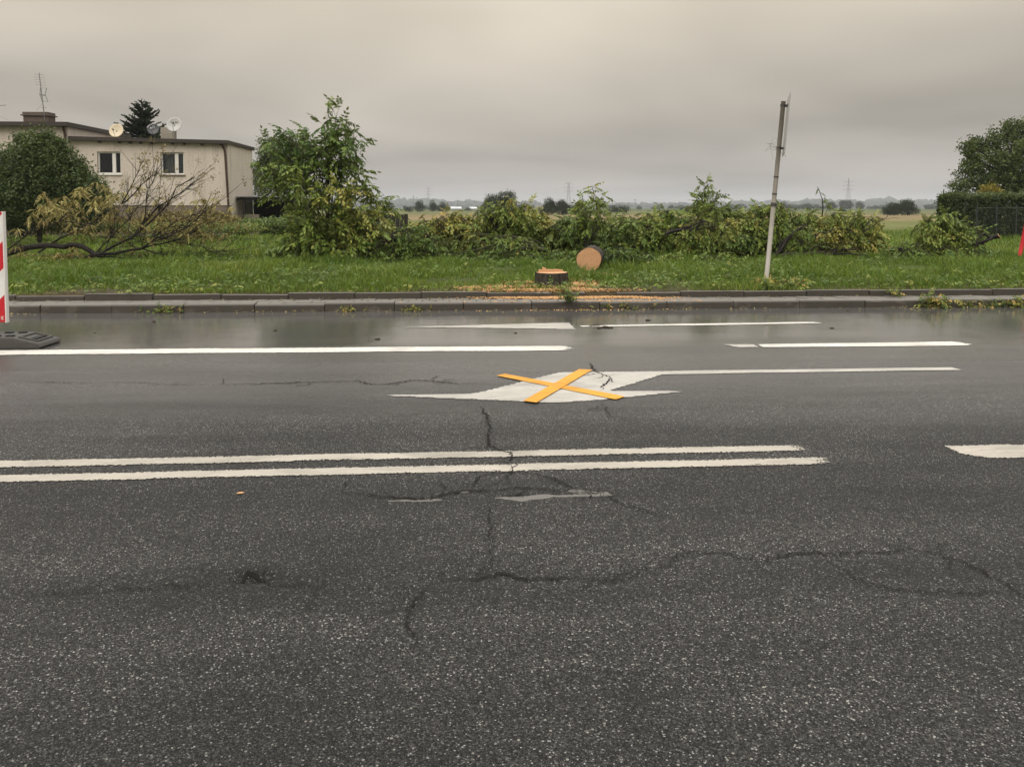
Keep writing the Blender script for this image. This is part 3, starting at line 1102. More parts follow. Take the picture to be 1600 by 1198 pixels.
def felled(seed, root_pt, targets, label, r0=.05, tint=(.42, .22), size=.70, twl=.42, per=9, leaves=5, bow=.26, T=None, lm=None, wm=None, cut=False, up=.02, group='felled limbs heaped along the verge', start=.25, bare=3):
    rp = np.array(root_pt, float)
    o = thing('felled_limb', (rp[0], rp[1], float(ground_z(rp[0], rp[1]))), label, 'branch', group)
    Lb = Limbs(seed, floor=True)
    g = Lb.rg
    for k, tg_ in enumerate(targets):
        tg_ = np.array(tg_, float)
        L = np.linalg.norm(tg_ - rp)
        rr = r0 * (1 if k == 0 else .35 + .3 * g.rand())
        P_ = Lb.limb(rp, tg_, rr, .006, (g.randn() * .08, g.randn() * .08, bow * L * (.5 + .8 * g.rand())), 10, .07, 7)
        Lb.twigs(P_, start, int(per * 2.0), twl, leaves, .9 if up < .2 else .35, .65, up, .005)
    for k in range(bare):            # stripped shoots sticking out of the leaves
        tg_ = np.array(targets[g.randint(len(targets))], float)
        a_ = rp + (tg_ - rp) * g.uniform(.15, .6)
        e_ = tg_ + g.randn(3) * [.45, .25, .12] + [0, -.25, -.05]
        Pb = Lb.limb(a_, e_, .015 + .012 * g.rand(), .004, (g.randn() * .1, -.1, g.uniform(.05, .28)), 9, .07, 6)
        for j in range(2):
            q0 = Pb[g.randint(3, 8)]
            Lb.limb(q0, q0 + g.randn(3) * [.3, .2, .12] + [0, -.05, .02], .007, .003, (0, 0, .05), 5, .06, 4)
    if cut:
        d0 = rp - np.array(targets[0])
        cut_end(rp, d0, r0, o)
    Lb.finish(o, T or T_ASH, lm or M['leaf'], wm or M['deadwood'], tint, size)
    return o


def fan(pts, Y, dy=.35, seed=0):
    g = np.random.RandomState(seed)
    return [W(a, b, Y + g.uniform(-dy, dy)) for a, b in pts]


HEAP = [
    # seed, root px (x, y, Y), target pixels, Y, tint, options, label
    (101, (608, 374, 18.6), [(640, 402), (585, 398), (665, 385), (630, 380), (690, 398), (560, 402), (610, 400), (655, 398)], 18.7, (.40, .16), dict(cut=True, r0=.055, per=10), 'fresh green limb with a pale cut end low beside the sapling'),
    (102, (745, 396, 19.6), [(650, 350), (690, 340), (670, 365), (720, 335), (640, 372), (705, 372), (675, 352), (735, 348)], 19.8, (.68, .20), dict(bow=.30), 'yellow green limb arching over left of the tall hump'),
    (103, (800, 398, 19.9), [(760, 325), (790, 312), (820, 320), (845, 330), (770, 345), (812, 340), (735, 355), (855, 348), (785, 330), (835, 352)], 20.0, (.66, .20), dict(bow=.14, per=11), 'tall hump of yellowing leaves behind the stump'),
    (104, (855, 391, 18.4), [(705, 396), (760, 372), (690, 378), (770, 392), (800, 372)], 18.5, (.45, .2), dict(cut=True, r0=.06, per=4, leaves=3, bow=.05, wm='barkmoss'), 'long mossy limb with orange cut end lying above the stump'),
    (105, (930, 398, 20.6), [(905, 345), (890, 372), (950, 350), (975, 360), (870, 362), (985, 385), (945, 378), (900, 390), (965, 392), (880, 345)], 20.0, (.50, .18), dict(per=11), 'green leafy limb piled directly behind the round log'),
    (106, (918, 392, 19.2), [(925, 293), (910, 305), (940, 308), (930, 320), (915, 330), (945, 330)], 19.2, (.52, .14), dict(r0=.02, bow=.03, twl=.24, per=4, leaves=3, start=.45, up=.3), 'upright leafy green shoot rising from the heap above the log'),
    (107, (1045, 398, 19.6), [(990, 350), (1010, 338), (1040, 332), (1065, 340), (1000, 372), (1030, 360), (1075, 362), (980, 395), (1015, 390), (1055, 385)], 19.7, (.58, .20), dict(per=11), 'mixed green and yellow limb right of the round log'),
    (108, (1040, 366, 18.9), [(1120, 345), (1135, 352), (1090, 356)], 19.0, (.60, .2), dict(r0=.05, per=5, leaves=3, bow=.02), 'dark bare limb crossing the middle of the heap'),
    (109, (1090, 380, 19.9), [(1107, 288), (1095, 305), (1120, 305), (1112, 325), (1088, 318), (1128, 330)], 19.9, (.62, .15), dict(r0=.02, bow=.03, twl=.26, per=8, leaves=3, start=.4, up=.3), 'upright yellowish shoot rising left of the signpost'),
    (110, (1110, 402, 19.4), [(1070, 375), (1095, 360), (1130, 362), (1155, 345), (1150, 375), (1085, 392), (1125, 388), (1165, 392)], 19.5, (.62, .2), dict(per=10), 'low limb with olive yellow leaves left of the signpost foot'),
    (111, (1215, 402, 19.3), [(1185, 322), (1210, 318), (1165, 340), (1235, 330), (1180, 355), (1220, 350), (1160, 370), (1245, 360), (1195, 378), (1230, 385)], 19.5, (.48, .18), dict(per=11, r0=.07), 'high green limb slumped behind the signpost'),
    (112, (1210, 400, 18.7), [(1262, 350), (1240, 362), (1275, 365)], 18.8, (.45, .2), dict(r0=.06, per=4, leaves=3, bow=.12), 'thick dark limb bending up right of the signpost'),
    (113, (1310, 402, 19.6), [(1265, 345), (1300, 335), (1335, 332), (1365, 340), (1285, 362), (1320, 355), (1350, 360), (1375, 372), (1270, 385), (1340, 380)], 19.7, (.74, .2), dict(per=10, twl=.36), 'brownish yellow drooping limb right of the signpost'),
    (114, (1220, 401, 18.5), [(1355, 398), (1330, 392), (1300, 404)], 18.5, (.5, .2), dict(r0=.065, per=3, leaves=2, bow=.03), 'stack of dark bare limbs on the grass below the brown leaves'),
    (115, (1283, 345, 19.8), [(1277, 292), (1288, 308)], 19.8, (.5, .2), dict(r0=.018, per=2, leaves=1, twl=.15, bow=.0), 'bare forked twig standing above the heap'),
    (116, (1390, 390, 18.6), [(1485, 406), (1440, 398), (1420, 402)], 18.4, (.40, .15), dict(r0=.05, cut=True, per=5, leaves=3, bow=.04), 'broken limb with a pale stripped end on the grass'),
    (117, (1485, 404, 18.6), [(1445, 345), (1470, 335), (1500, 345), (1525, 358), (1455, 370), (1490, 362), (1515, 378), (1440, 385), (1475, 390), (1510, 395)], 18.7, (.55, .16), dict(per=11), 'rounded leafy limb before the clipped hedge'),
    (118, (1561, 369, 18.3), [(1500, 400), (1490, 392)], 18.4, (.5, .2), dict(r0=.06, cut=True, per=3, leaves=2, bow=.0), 'cut stick pointing up beside the clipped hedge'),
    (119, (1420, 404, 18.2), [(1395, 398), (1430, 392), (1450, 402), (1470, 408), (1500, 408), (1540, 405)], 18.1, (.46, .12), dict(r0=.02, per=7, leaves=3, twl=.3), 'scatter of pale green leafy twigs on the grass at the right'),
    (120, (840, 404, 17.9), [(790, 404), (815, 398), (870, 404), (890, 398), (760, 402)], 17.9, (.44, .12), dict(r0=.018, per=8, leaves=3, twl=.3, bow=.08), 'small fresh green twigs on the grass between stump and mossy limb'),
    (121, (1080, 408, 17.6), [(1050, 402), (1100, 403), (1020, 408), (1130, 404)], 17.7, (.45, .12), dict(r0=.015, per=6, leaves=3, twl=.25, bow=.08), 'loose green twigs dropped on the grass before the heap'),
    (122, (700, 403, 18.5), [(650, 405), (725, 398), (680, 400), (740, 403)], 18.5, (.55, .3), dict(r0=.02, per=8, leaves=3, twl=.3, bow=.1), 'loose yellow green twigs low left of the mossy limb'),
    (124, (720, 402, 20.4), [(640, 362), (700, 352), (730, 362), (670, 372), (750, 368), (690, 388), (655, 388), (740, 385)], 20.5, (.56, .2), dict(per=11), 'dull green limb filling the heap behind the yellow green arch'),
    (125, (1000, 400, 20.8), [(955, 345), (985, 340), (1020, 345), (1050, 350), (970, 370), (1005, 378), (1040, 372), (1075, 350)], 20.8, (.55, .22), dict(per=11), 'olive limb at the back of the heap right of the upright shoot'),
    (126, (1150, 400, 20.6), [(1120, 335), (1150, 330), (1175, 335), (1100, 345), (1135, 352), (1165, 360), (1190, 350)], 20.6, (.66, .2), dict(per=11), 'yellowing limb at the back of the heap left of the signpost'),
    (127, (1270, 402, 20.4), [(1240, 335), (1265, 338), (1290, 345), (1320, 342), (1255, 362), (1300, 368), (1350, 352), (1340, 375)], 20.4, (.6, .25), dict(per=11), 'dull olive limb behind the brownish drooping limb'),
    (128, (860, 400, 20.8), [(820, 360), (850, 340), (875, 350), (840, 375), (890, 365), (800, 378), (868, 385)], 20.8, (.6, .22), dict(per=11), 'yellow green limb between the tall hump and the upright shoot'),
    (123, (985, 404, 16.4), [(945, 393), (960, 388), (975, 398), (1000, 400), (955, 400), (1020, 404)], 16.2, (.38, .14), dict(r0=.02, per=7, leaves=4, twl=.28, size=.55, bow=.1), 'fresh green twigs tucked beside the log bark'),
]
for seed, (rx, ry, rY), tp, Y, tint, opt, lab in HEAP:
    opt = dict(opt)
    if isinstance(opt.get('wm'), str):
        opt['wm'] = M[opt['wm']]
    felled(seed, W(rx, ry, rY), fan(tp, Y, .45, seed), lab, tint=tint, bare=0 if seed in (106, 109, 115, 119, 120, 121, 123) else 3, **opt)

# ------------------------------------------------------------------ withered limb on the left
BY = 19.0
bo = thing('withered_limb', G(145, 402, .22), 'dark bare felled limb with withered yellow leaves before the house', 'branch')
Lb = Limbs(300, floor=True)
g = Lb.rg
N0 = W(150, 399, BY)
tuft = []
tr = Lb.limb(W(5, 397, BY + .2), W(100, 386, BY), .075, .06, (0, 0, .08), 8, .03, 8)
tr2 = Lb.limb(tr[-1], N0, .065, .06, (0, 0, .12), 6, .02, 8)
Lb.limb(W(8, 404, BY - .2), N0, .045, .035, (0, 0, .0), 8, .03, 7)
MAIN = [((150, 399), (205, 372), .034), ((205, 372), (248, 322), .024), ((150, 399), (222, 388), .036)]
for a, b, r in MAIN:
    Lb.limb(W(*a, BY), W(*b, BY), r, r * .8, (0, 0, -.02), 6, .03, 7)
OUT = [((205, 372), (305, 276), .022), ((248, 322), (300, 285), .02), ((225, 345), (245, 268), .014), ((190, 318), (225, 250), .012), ((60, 395), (190, 318), .025), ((190, 318), (245, 272), .016),
       ((222, 388), (300, 352), .022), ((222, 388), (362, 367), .02), ((222, 388), (370, 395), .016), ((150, 401), (362, 405), .016), ((222, 388), (350, 310), .018), ((240, 370), (330, 322), .013),
       ((12, 390), (68, 338), .018), ((30, 370), (100, 345), .013), ((8, 366), (30, 384), .01), ((205, 372), (270, 310), .013), ((150, 395), (235, 300), .016), ((165, 392), (185, 330), .012),
       ((260, 380), (340, 345), .01), ((280, 378), (350, 398), .008), ((250, 384), (255, 402), .008), ((200, 360), (200, 300), .01)]
for (a, b, r) in OUT:
    dy = g.uniform(-.7, .9)
    P_ = Lb.limb(W(*a, BY), W(*b, BY + dy), r * 1.15, .006, (0, 0, g.uniform(-.05, .06)), 9, .05, 6)
    for k in range(13):
        u = int(2 + 6.5 * g.rand())
        d = (P_[-1] - P_[0])
        d = d / np.linalg.norm(d) + g.randn(3) * .45 + [0, 0, .1]
        L = .25 + .4 * g.rand()
        Q = Lb.clampz(np.array([P_[min(u, 8)] + d * L * q for q in np.linspace(0, 1, 4)]))
        Lb.twig.tube(Q, np.linspace(.0065, .003, 4), 4, cap=False)
        if b[1] < 325 and g.rand() < .55:        # brown seed tufts near the shoot ends
            tuft += [Q[-1] + g.randn(3) * .035 for q in range(3)]
for k in range(46):                  # a tangle of thin twigs
    a = [(205, 372), (222, 388), (150, 399), (248, 322), (240, 370), (190, 340)][g.randint(6)]
    b = (g.uniform(150, 372), g.uniform(290, 404))
    Lb.limb(W(*a, BY + g.uniform(-.3, .5)), W(*b, BY + g.uniform(-.6, 1.0)), .009, .003, (0, 0, g.uniform(-.12, .12)), 8, .07, 5)
# clumps of withered pinnate leaves hanging off the shoots
for (px, py, n, sx, sz, dy) in [(82, 325, 9, .22, .16, .2), (72, 335, 6, .2, .14, .1), (100, 318, 5, .2, .12, .5), (130, 305, 10, .30, .16, .4), (140, 318, 8, .28, .14, .3), (118, 335, 6, .3, .16, .3), (168, 315, 8, .26, .16, .3),
                                (75, 401, 10, .34, .07, -.4), (97, 396, 12, .22, .09, -.4), (55, 403, 6, .4, .05, -.3), (30, 385, 4, .08, .22, -.2), (205, 345, 7, .35, .22, .6), (235, 335, 8, .4, .22, .6), (262, 350, 8, .45, .2, .6),
                                (290, 335, 8, .4, .16, .8), (315, 338, 11, .34, .14, .9), (342, 343, 8, .26, .12, .9), (300, 365, 5, .45, .12, .4), (200, 375, 6, .5, .18, .4), (175, 355, 6, .35, .22, .6), (308, 318, 5, .2, .1, .8), (225, 312, 5, .35, .18, .5), (130, 352, 5, .4, .18, .5), (250, 372, 8, .5, .15, .2), (330, 365, 8, .4, .12, .5), (280, 350, 8, .5, .15, .5)]:
    c = W(px, py, BY + dy)
    for k in range(n):
        hub_ = c + g.randn(3) * [sx, .3, sz]
        for j in range(g.randint(5, 9)):
            an_ = g.rand() * 6.283
            Lb.lp.append(hub_ + g.randn(3) * .025)
            Lb.ld.append([math.cos(an_), math.sin(an_), g.uniform(-.5, .35)])
if tuft:
    V, F, TT = instance(T_SMALL, tuft, g.randn(len(tuft), 3), .35 + .3 * g.rand(len(tuft)), .05 + .2 * g.rand(len(tuft)), g)
    np_mesh('seed_tufts', V, F, M['leafdry'], bo, TT)['kind'] = 'stuff'
Lb.finish(bo, T_DRY, M['leafdry'], M['deadwood'], (.60, .28), .66, twm=M['deadwood'])
# ------------------------------------------------------------------ stump and log
LOGX, LOGY = [float(v_) for v_ in W(920, 408, 15.2)[:2]]


def ring_disc(c, rim, root):
    rim = np.array(rim)
    c = np.asarray(c, float) + (rim.mean(0) - c) * .5
    n_ = len(rim)
    V_, T_r = [c], [0.0]
    for q in np.linspace(.2, 1, 5):
        V_ += list(c + (rim - c) * q)
        T_r += [q] * n_
    F3 = [(0, 1 + k, 1 + (k + 1) % n_, 1 + (k + 1) % n_) for k in range(n_)]
    Fq = [(1 + i * n_ + k, 1 + (i + 1) * n_ + k, 1 + (i + 1) * n_ + (k + 1) % n_, 1 + i * n_ + (k + 1) % n_) for i in range(4) for k in range(n_)]
    tri = [f[:3] for f in F3] + [t_ for f in Fq for t_ in ((f[0], f[1], f[2]), (f[0], f[2], f[3]))]
    return np_mesh('cut_face', V_, tri, M['cut'], root, T_r)


sb = G(864, 449, .21)
stp = thing('tree_stump', (sb[0], sb[1] + .25, .2), 'freshly sawn tree stump ringed with orange sawdust by the kerb', 'stump')
sx_, sy_ = sb[0], sb[1] + .25
nn = 72
an = np.linspace(0, 2 * math.pi, nn, endpoint=False)
rr = .265 * (1 + .03 * np.sin(3 * an + 1) + .02 * np.sin(7 * an) + .018 * np.sin(23 * an) + .014 * np.sin(31 * an + 2))
zs = [-.12, 0.0, .05, .12, .19, .235]
fl = [1.22, 1.12, 1.05, 1.01, .99, .985]
V = []
rg = np.random.RandomState(3)
for z_, f_ in zip(zs, fl):
    jit = 1 + .012 * rg.randn(nn)
    V += [(sx_ + r_ * f_ * j_ * math.cos(a_), sy_ + r_ * f_ * j_ * math.sin(a_), .2 + z_) for r_, j_, a_ in zip(rr, jit, an)]
F = [(i * nn + k, i * nn + (k + 1) % nn, (i + 1) * nn + (k + 1) % nn, (i + 1) * nn + k) for i in range(5) for k in range(nn)]
MB().add(V, F).build('bark', M['bark'], stp, smooth=True)
top = [(sx_ + r_ * .965 * math.cos(a_), sy_ + r_ * .965 * math.sin(a_), .2 + .232 + .004 * math.sin(a_ * 2)) for r_, a_ in zip(rr, an)]
ring_disc(np.array([sx_, sy_, .432]), top, stp)
hinge = MB()
hx = np.linspace(-.20, .20, 14)
for k in range(13):
    h_ = .030 + .012 * rg.rand() + (.03 if 2 <= k <= 3 else 0)
    hinge.box(sx_ + hx[k], sx_ + hx[k + 1] - .0015, sy_ + .10 + .01 * rg.rand(), sy_ + .165 + .01 * rg.rand(), .41, .432 + h_)
hinge.build('hinge_wood', M['cut'], stp)

lc = W(920, 408, 15.2)
lg_ = thing('felled_log', (lc[0], lc[1], .2), 'short thick log with a round pale cut face on the grass', 'log')
dv = norm(np.array([.22, .97, .0]))
ref = norm(np.cross(dv, [0, 0, 1.0]))
upv = np.cross(ref, dv)
LR = .25
lc = np.array([lc[0], lc[1], .2 + LR * 1.02])
shape = LR * (1 + .03 * np.sin(2 * an + .5) + .02 * np.sin(5 * an))
V, F = [], []
tl_ = np.linspace(0, 1.05, 9)
for i, t_ in enumerate(tl_):
    wob = 1 + .03 * rg.randn(nn) * .6 + .02 * np.sin(19 * an + i)
    V += [lc + dv * t_ + (ref * math.cos(a_) + upv * math.sin(a_)) * s_ * w_ * (1 - .03 * t_) for a_, s_, w_ in zip(an, shape, wob)]
F = [(i * nn + k, (i + 1) * nn + k, (i + 1) * nn + (k + 1) % nn, i * nn + (k + 1) % nn) for i in range(8) for k in range(nn)]
MB().add(V, F).build('bark', M['bark'], lg_, smooth=True)
for t_, s_ in ((-.004, 1), (1.052, -1)):
    cf = [lc + dv * t_ + (ref * math.cos(a_) + upv * math.sin(a_)) * q * .975 * (1 if s_ > 0 else .96) for a_, q in zip(an, shape)]
    ring_disc(lc + dv * t_, cf, lg_)

# ------------------------------------------------------------------ sawdust
rg = np.random.RandomState(12)
pts = []
for (px, py, n, sx, sy, zz_) in [(790, 450, 1500, .30, .07, None), (822, 444, 900, .16, .06, None), (760, 455, 500, .25, .04, None), (905, 446, 1500, .14, .09, None), (922, 440, 900, .13, .12, None), (880, 452, 500, .2, .05, None),
                                 (850, 464, 1600, .32, .07, .125), (935, 464, 2200, .36, .075, .125), (1000, 465, 260, .3, .06, .125), (925, 432, 200, .2, .1, None), (900, 483, 260, .9, .05, 0.004), (800, 463, 500, .25, .06, .125)]:
    c = G(px, py, .215 if zz_ is None else zz_)
    n = int(n * 2.6)
    q = np.c_[c[0] + rg.randn(n) * sx, c[1] + rg.randn(n) * sy]
    for (x, y) in q:
        if y > 11.785:
            z = float(ground_z(x, y)) + .05 * rg.rand()
        elif y > 11.70:
            continue
        elif y > 11.30:
            z = .116 + .02 * rg.rand()
        elif y > 11.165:
            z = .120
        else:
            if y > 11.13:
                continue
            z = float(road_h(np.array([x]), np.array([y]))[0]) + .004
        if math.hypot(x - sx_, y - sy_) < .29:
            continue
        pts.append((x, y, z))
pts = np.array(pts)
pts = pts[snoise(pts[:, 0], pts[:, 1] * 2, 5.0, 21, 4) + .7 * rg.rand(len(pts)) > .12]
n = len(pts)
T_CHIP = []
for _ in range(4):
    T_CHIP.append((np.array([(-.5, -.3, -.15), (.5, -.25, -.1), (.45, .3, -.12), (-.4, .35, -.15), (0, 0, .3)]) * (.9 + .3 * rg.rand(5, 3)), np.array([(0, 1, 4), (1, 2, 4), (2, 3, 4), (3, 0, 4)])))
V, F, TT = instance(T_CHIP, pts, rg.randn(n, 3) * [1, 1, .15], .012 + .014 * rg.rand(n), np.zeros(n), rg)
so = np_mesh('sawdust', V, F, M['sawdust'])
tag(so, 'orange sawdust scattered over grass, pavers and gutter round the stump', 'sawdust', None, 'stuff')

# ------------------------------------------------------------------ grass
def blades(n, xr, yr, hgt, wid, seed, tint0=.42, dens=None, yfun=None):
    rg = np.random.RandomState(seed)
    x = rg.uniform(*xr, n)
    y = yr[0] + (yr[1] - yr[0]) * rg.rand(n) if yfun is None else yfun(rg, n)
    # keep to what the lens could see, with a wide margin for a step aside
    k = np.abs(x - y * .05) < (y * .80 + 3.0)
    cl = snoise(x, y, 2.6, seed, 4)
    k &= (cl + .9 * rg.rand(n) + np.clip((y - 12.3) * .9, -.5, .1)) > -.30
    ds = np.min([np.hypot((x - sb[0] - ox) / ax, (y - sb[1] - oy) / ay) for ox, oy, ax, ay in ((-.45, .05, .8, .22), (.55, .2, .55, .4), (0, .1, .36, .36))], axis=0)
    k &= (ds + .4 * rg.randn(n)) > 1.0
    k &= ~((np.hypot((x - LOGX) / .34, (y - LOGY + .45) / .5) < 1) & (rg.rand(n) < .8))
    x, y, cl = x[k], y[k], cl[k]
    n = len(x)
    z = ground_z(x, y) - .01
    edge = np.clip((y - 11.75) / .9, 0, 1)
    h = hgt * (.40 + .75 * rg.rand(n) ** 1.2) * (.75 + .75 * cl) * (.42 + .58 * edge)
    h = np.clip(h, .03, None)
    a = rg.rand(n) * 6.283
    b = rg.rand(n) * 6.283
    lean = h * (.25 + .75 * rg.rand(n))
    w = wid * (.6 + .8 * rg.rand(n))
    wx, wy = np.cos(b) * w / 2, np.sin(b) * w / 2
    lx, ly = np.cos(a) * lean, np.sin(a) * lean
    V = np.empty((n, 5, 3))
    V[:, 0] = np.c_[x - wx, y - wy, z]
    V[:, 1] = np.c_[x + wx, y + wy, z]
    V[:, 2] = np.c_[x - wx * .8 + lx * .3, y - wy * .8 + ly * .3, z + h * .6]
    V[:, 3] = np.c_[x + wx * .8 + lx * .3, y + wy * .8 + ly * .3, z + h * .6]
    V[:, 4] = np.c_[x + lx, y + ly, z + h * (1 - .25 * rg.rand(n))]
    T = np.array([(0, 1, 3), (0, 3, 2), (2, 3, 4)])
    F = (T[None] + (np.arange(n) * 5)[:, None, None]).reshape(-1, 3)
    pn = snoise(x, y, 1.0, seed + 5, 3)
    tn = tint0 + .20 * pn + .16 * rg.randn(n) + .30 * (1 - edge) * (rg.rand(n) < .5)
    return V.reshape(-1, 3), F, np.repeat(np.clip(tn, 0, 1), 5)


V, F, T_ = blades(175000, (-15, 20), (11.78, 19.6), .20, .012, 31, .40, yfun=lambda r, n: 11.785 + 7.7 * r.rand(n) ** 1.15)
tag(np_mesh('verge_grass', V, F, M['grass'], tint=T_), 'long bright green grass on the verge behind the kerb', 'grass', None, 'stuff')
V, F, T_ = blades(120000, (-36, 42), (19.5, 46), .30, .028, 33, .50, yfun=lambda r, n: 19.5 + 26 * r.rand(n) ** 1.2)
tag(np_mesh('meadow_grass', V, F, M['grass'], tint=T_), 'rough meadow grass behind the felled limbs', 'grass', None, 'stuff')

rg = np.random.RandomState(64)
n = 3800
wy = 11.82 + 6.5 * rg.rand(n) ** 1.4
wx = rg.uniform(-1, 1, n) * (wy * .8 + 2) + wy * .05
kk = (snoise(wx, wy, 1.6, 15, 3) + .8 * rg.rand(n) > .25) & (np.hypot(wx - sb[0], wy - sb[1] - .25) > .5)
wx, wy = wx[kk], wy[kk]
n = len(wx)
V, F, TT = instance(T_WEED, np.c_[wx, wy, ground_z(wx, wy) + .02 + .10 * rg.rand(n)], np.c_[rg.randn(n, 2), .3 + .5 * rg.rand(n)], .5 + .7 * rg.rand(n), np.clip(.42 + .12 * rg.randn(n) + .12 * (wy < 12.2), 0, .72), rg)
tag(np_mesh('verge_weeds', V, F, M['leaf'], tint=TT), 'small broad leaved weeds mixed through the verge grass', 'weeds', None, 'stuff')
n = 1500
lx_ = rg.uniform(-10, 12, n)
zone = rg.rand(n)
ly_ = np.where(zone < .45, KERB_Y - .02 - .10 * np.abs(rg.randn(n)), np.where(zone < .7, 11.69 - .06 * np.abs(rg.randn(n)), 11.78 + .12 * np.abs(rg.randn(n))))
lz_ = np.where(zone < .45, .006, np.where(zone < .7, .118, ground_z(lx_, ly_) + .02)) + .012 * rg.rand(n)
kk = snoise(lx_, lx_ * 0, 1.3, 17, 4) + .9 * rg.rand(n) > .35
V, F, TT = instance(T_LIT, np.c_[lx_, ly_, lz_][kk], np.c_[rg.randn(n, 2), .2 * rg.randn(n)][kk], (.5 + .9 * rg.rand(n))[kk], np.clip(.3 + .35 * rg.randn(n), 0, 1)[kk], rg)
V[:, 2] = np.maximum(V[:, 2], .004)
tag(np_mesh('gutter_litter', V, F, M['leafdry'], tint=TT), 'dead leaf bits lying along gutter, pavers and edging', 'litter', None, 'stuff')

# weeds at the kerb foot and in the joints
def weed(px, py, z0, label, n=18, h=.12, spread=.12, tint=(.5, .25), seed=0, Ypt=None):
    p = np.array(Ypt) if Ypt is not None else G(px, py, z0)
    rg = np.random.RandomState(seed)
    o = thing('weed', p, label, 'weed', 'weeds along the kerbs')
    pos, ds = [], []
    st = MB()
    for k in range(n):
        q = p + np.array([rg.randn() * spread, rg.uniform(-.03, .02), 0])
        tip = q + np.array([rg.randn() * .3 * h, -abs(rg.randn()) * .25 * h, h * (.4 + .7 * rg.rand())])
        st.tube([q, (q + tip) / 2 + rg.randn(3) * .1 * h, tip], [.003, .0025, .0015], 4, cap=False)
        for u in (.5, .8, 1.0):
            pos.append(q + (tip - q) * u)
            ds.append(rg.randn(3) + [0, 0, .1])
    st.build('stem', M['twig'], o)['kind'] = 'stuff'
    m = len(pos)
    V, F, TT = instance(T_WEED, pos, ds, h / .14 * (.35 + .4 * rg.rand(m)), np.clip(tint[0] + tint[1] * rg.randn(m), 0, 1), rg)
    V[:, 2] = np.maximum(V[:, 2], z0 + .002)
    np_mesh('leaves', V, F, M['leaf'], o, TT)
    return o


for i, (px, py, z0, n, h, sp, tn, lab) in enumerate([
        (265, 486.3, 0, 22, .09, .16, (.62, .25), 'low yellowish weed at the kerb foot below the withered limb'),
        (548, 485.0, 0, 12, .08, .10, (.8, .2), 'brown withered weed at the kerb foot below the sapling'),
        (655, 484.3, 0, 18, .07, .16, (.75, .2), 'reddish brown weed at the kerb foot left of the stump'),
        (890, 471.3, .12, 14, .15, .05, (.35, .15), 'dark green weed growing from the kerb joint before the stump'),
        (866, 461, .12, 26, .16, .16, (.45, .2), 'leafy weed patch at the foot of the stump'),
        (780, 461.5, .12, 30, .12, .26, (.42, .2), 'green weed patch on the pavers left of the stump'),
        (700, 462.5, .12, 30, .09, .30, (.5, .25), 'low weed patch on the pavers below the cut limb end'),
        (440, 463.5, .12, 22, .11, .18, (.6, .2), 'yellow green weed on the pavers below the sapling'),
        (960, 482.8, 0, 18, .08, .22, (.6, .3), 'flat weed at the kerb foot right of the stump'),
        (1010, 461.0, .12, 12, .12, .06, (.45, .2), 'tiny weed against the edging right of the log'),
        (1198, 459.5, .12, 30, .16, .14, (.42, .2), 'weed clump on the pavers at the signpost'),
        (1350, 459.5, .12, 16, .09, .20, (.8, .2), 'dry brown weed on the pavers right of the signpost'),
        (1400, 463, .12, 10, .14, .04, (.6, .2), 'single thin weed between kerb and edging'),
        (1460, 480.0, 0, 26, .17, .16, (.75, .25), 'tall dry weed against the kerb face at the right'),
        (1525, 479.5, 0, 26, .10, .22, (.6, .3), 'broad leaved weed at the kerb foot at the right'),
        (1580, 479.0, 0, 26, .14, .18, (.62, .3), 'last weed at the kerb foot by the right edge'),
        (1215, 447, .22, 40, .14, .25, (.85, .2), 'rusty dead weed at the foot of the signpost')]):
    p = G(px, py, z0)
    if z0 == 0:
        p[1] = KERB_Y - .03
    weed(px, py, z0, lab, n, h, sp, tn, 400 + i, Ypt=p)

# ------------------------------------------------------------------ signpost
pb_ = G(1197, 440, .22)
PY = pb_[1]
ptop = W(1224, 160, PY)
post = thing('signpost', pb_, 'leaning grey tube post with a traffic sign seen edge on', 'signpost')
bas = pb_ + (pb_ - ptop) / np.linalg.norm(ptop - pb_) * .35
MB().tube([bas, ptop], [.038, .038], 18).build('pole', M['galv'], post, smooth=True)
MB().tube([ptop, ptop + [.0007, 0, .012]], [.040, .040], 18).build('pole_cap', M['clamp'], post)
axp = norm(ptop - bas)


def onpost(py):
    u = (py - 440) / (160 - 440)
    return pb_ + (ptop - pb_) * u


for py, r, h in ((276, .042, .03), (302.5, .042, .03), (319, .047, .06)):
    c = onpost(py)
    MB().tube([c - axp * h / 2, c + axp * h / 2], [r, r], 16).build('band', M['clamp'], post)
pdir = norm(np.array([math.sin(R(19.6)), math.cos(R(19.6)), 0.0]))     # the plate runs along this line, almost along the view
pn_ = norm(np.cross(axp, pdir))
if pn_[0] < 0:
    pn_ = -pn_
pc_ = onpost(196) + pn_ * .075
Hs, Ws = .50, .45
cor = [pc_ + axp * (sh_ * Hs) + pdir * (sw_ * Ws) for sh_, sw_ in ((-1, -1), (-1, 1), (1, 1), (1, -1))]


def slab(name, cs, nrm, t0, t1, mat, parent):
    v = [c + nrm * t0 for c in cs] + [c + nrm * t1 for c in cs]
    return MB().add(v, [(3, 2, 1, 0), (4, 5, 6, 7), (0, 1, 5, 4), (1, 2, 6, 5), (2, 3, 7, 6), (3, 0, 4, 7)]).build(name, mat, parent)


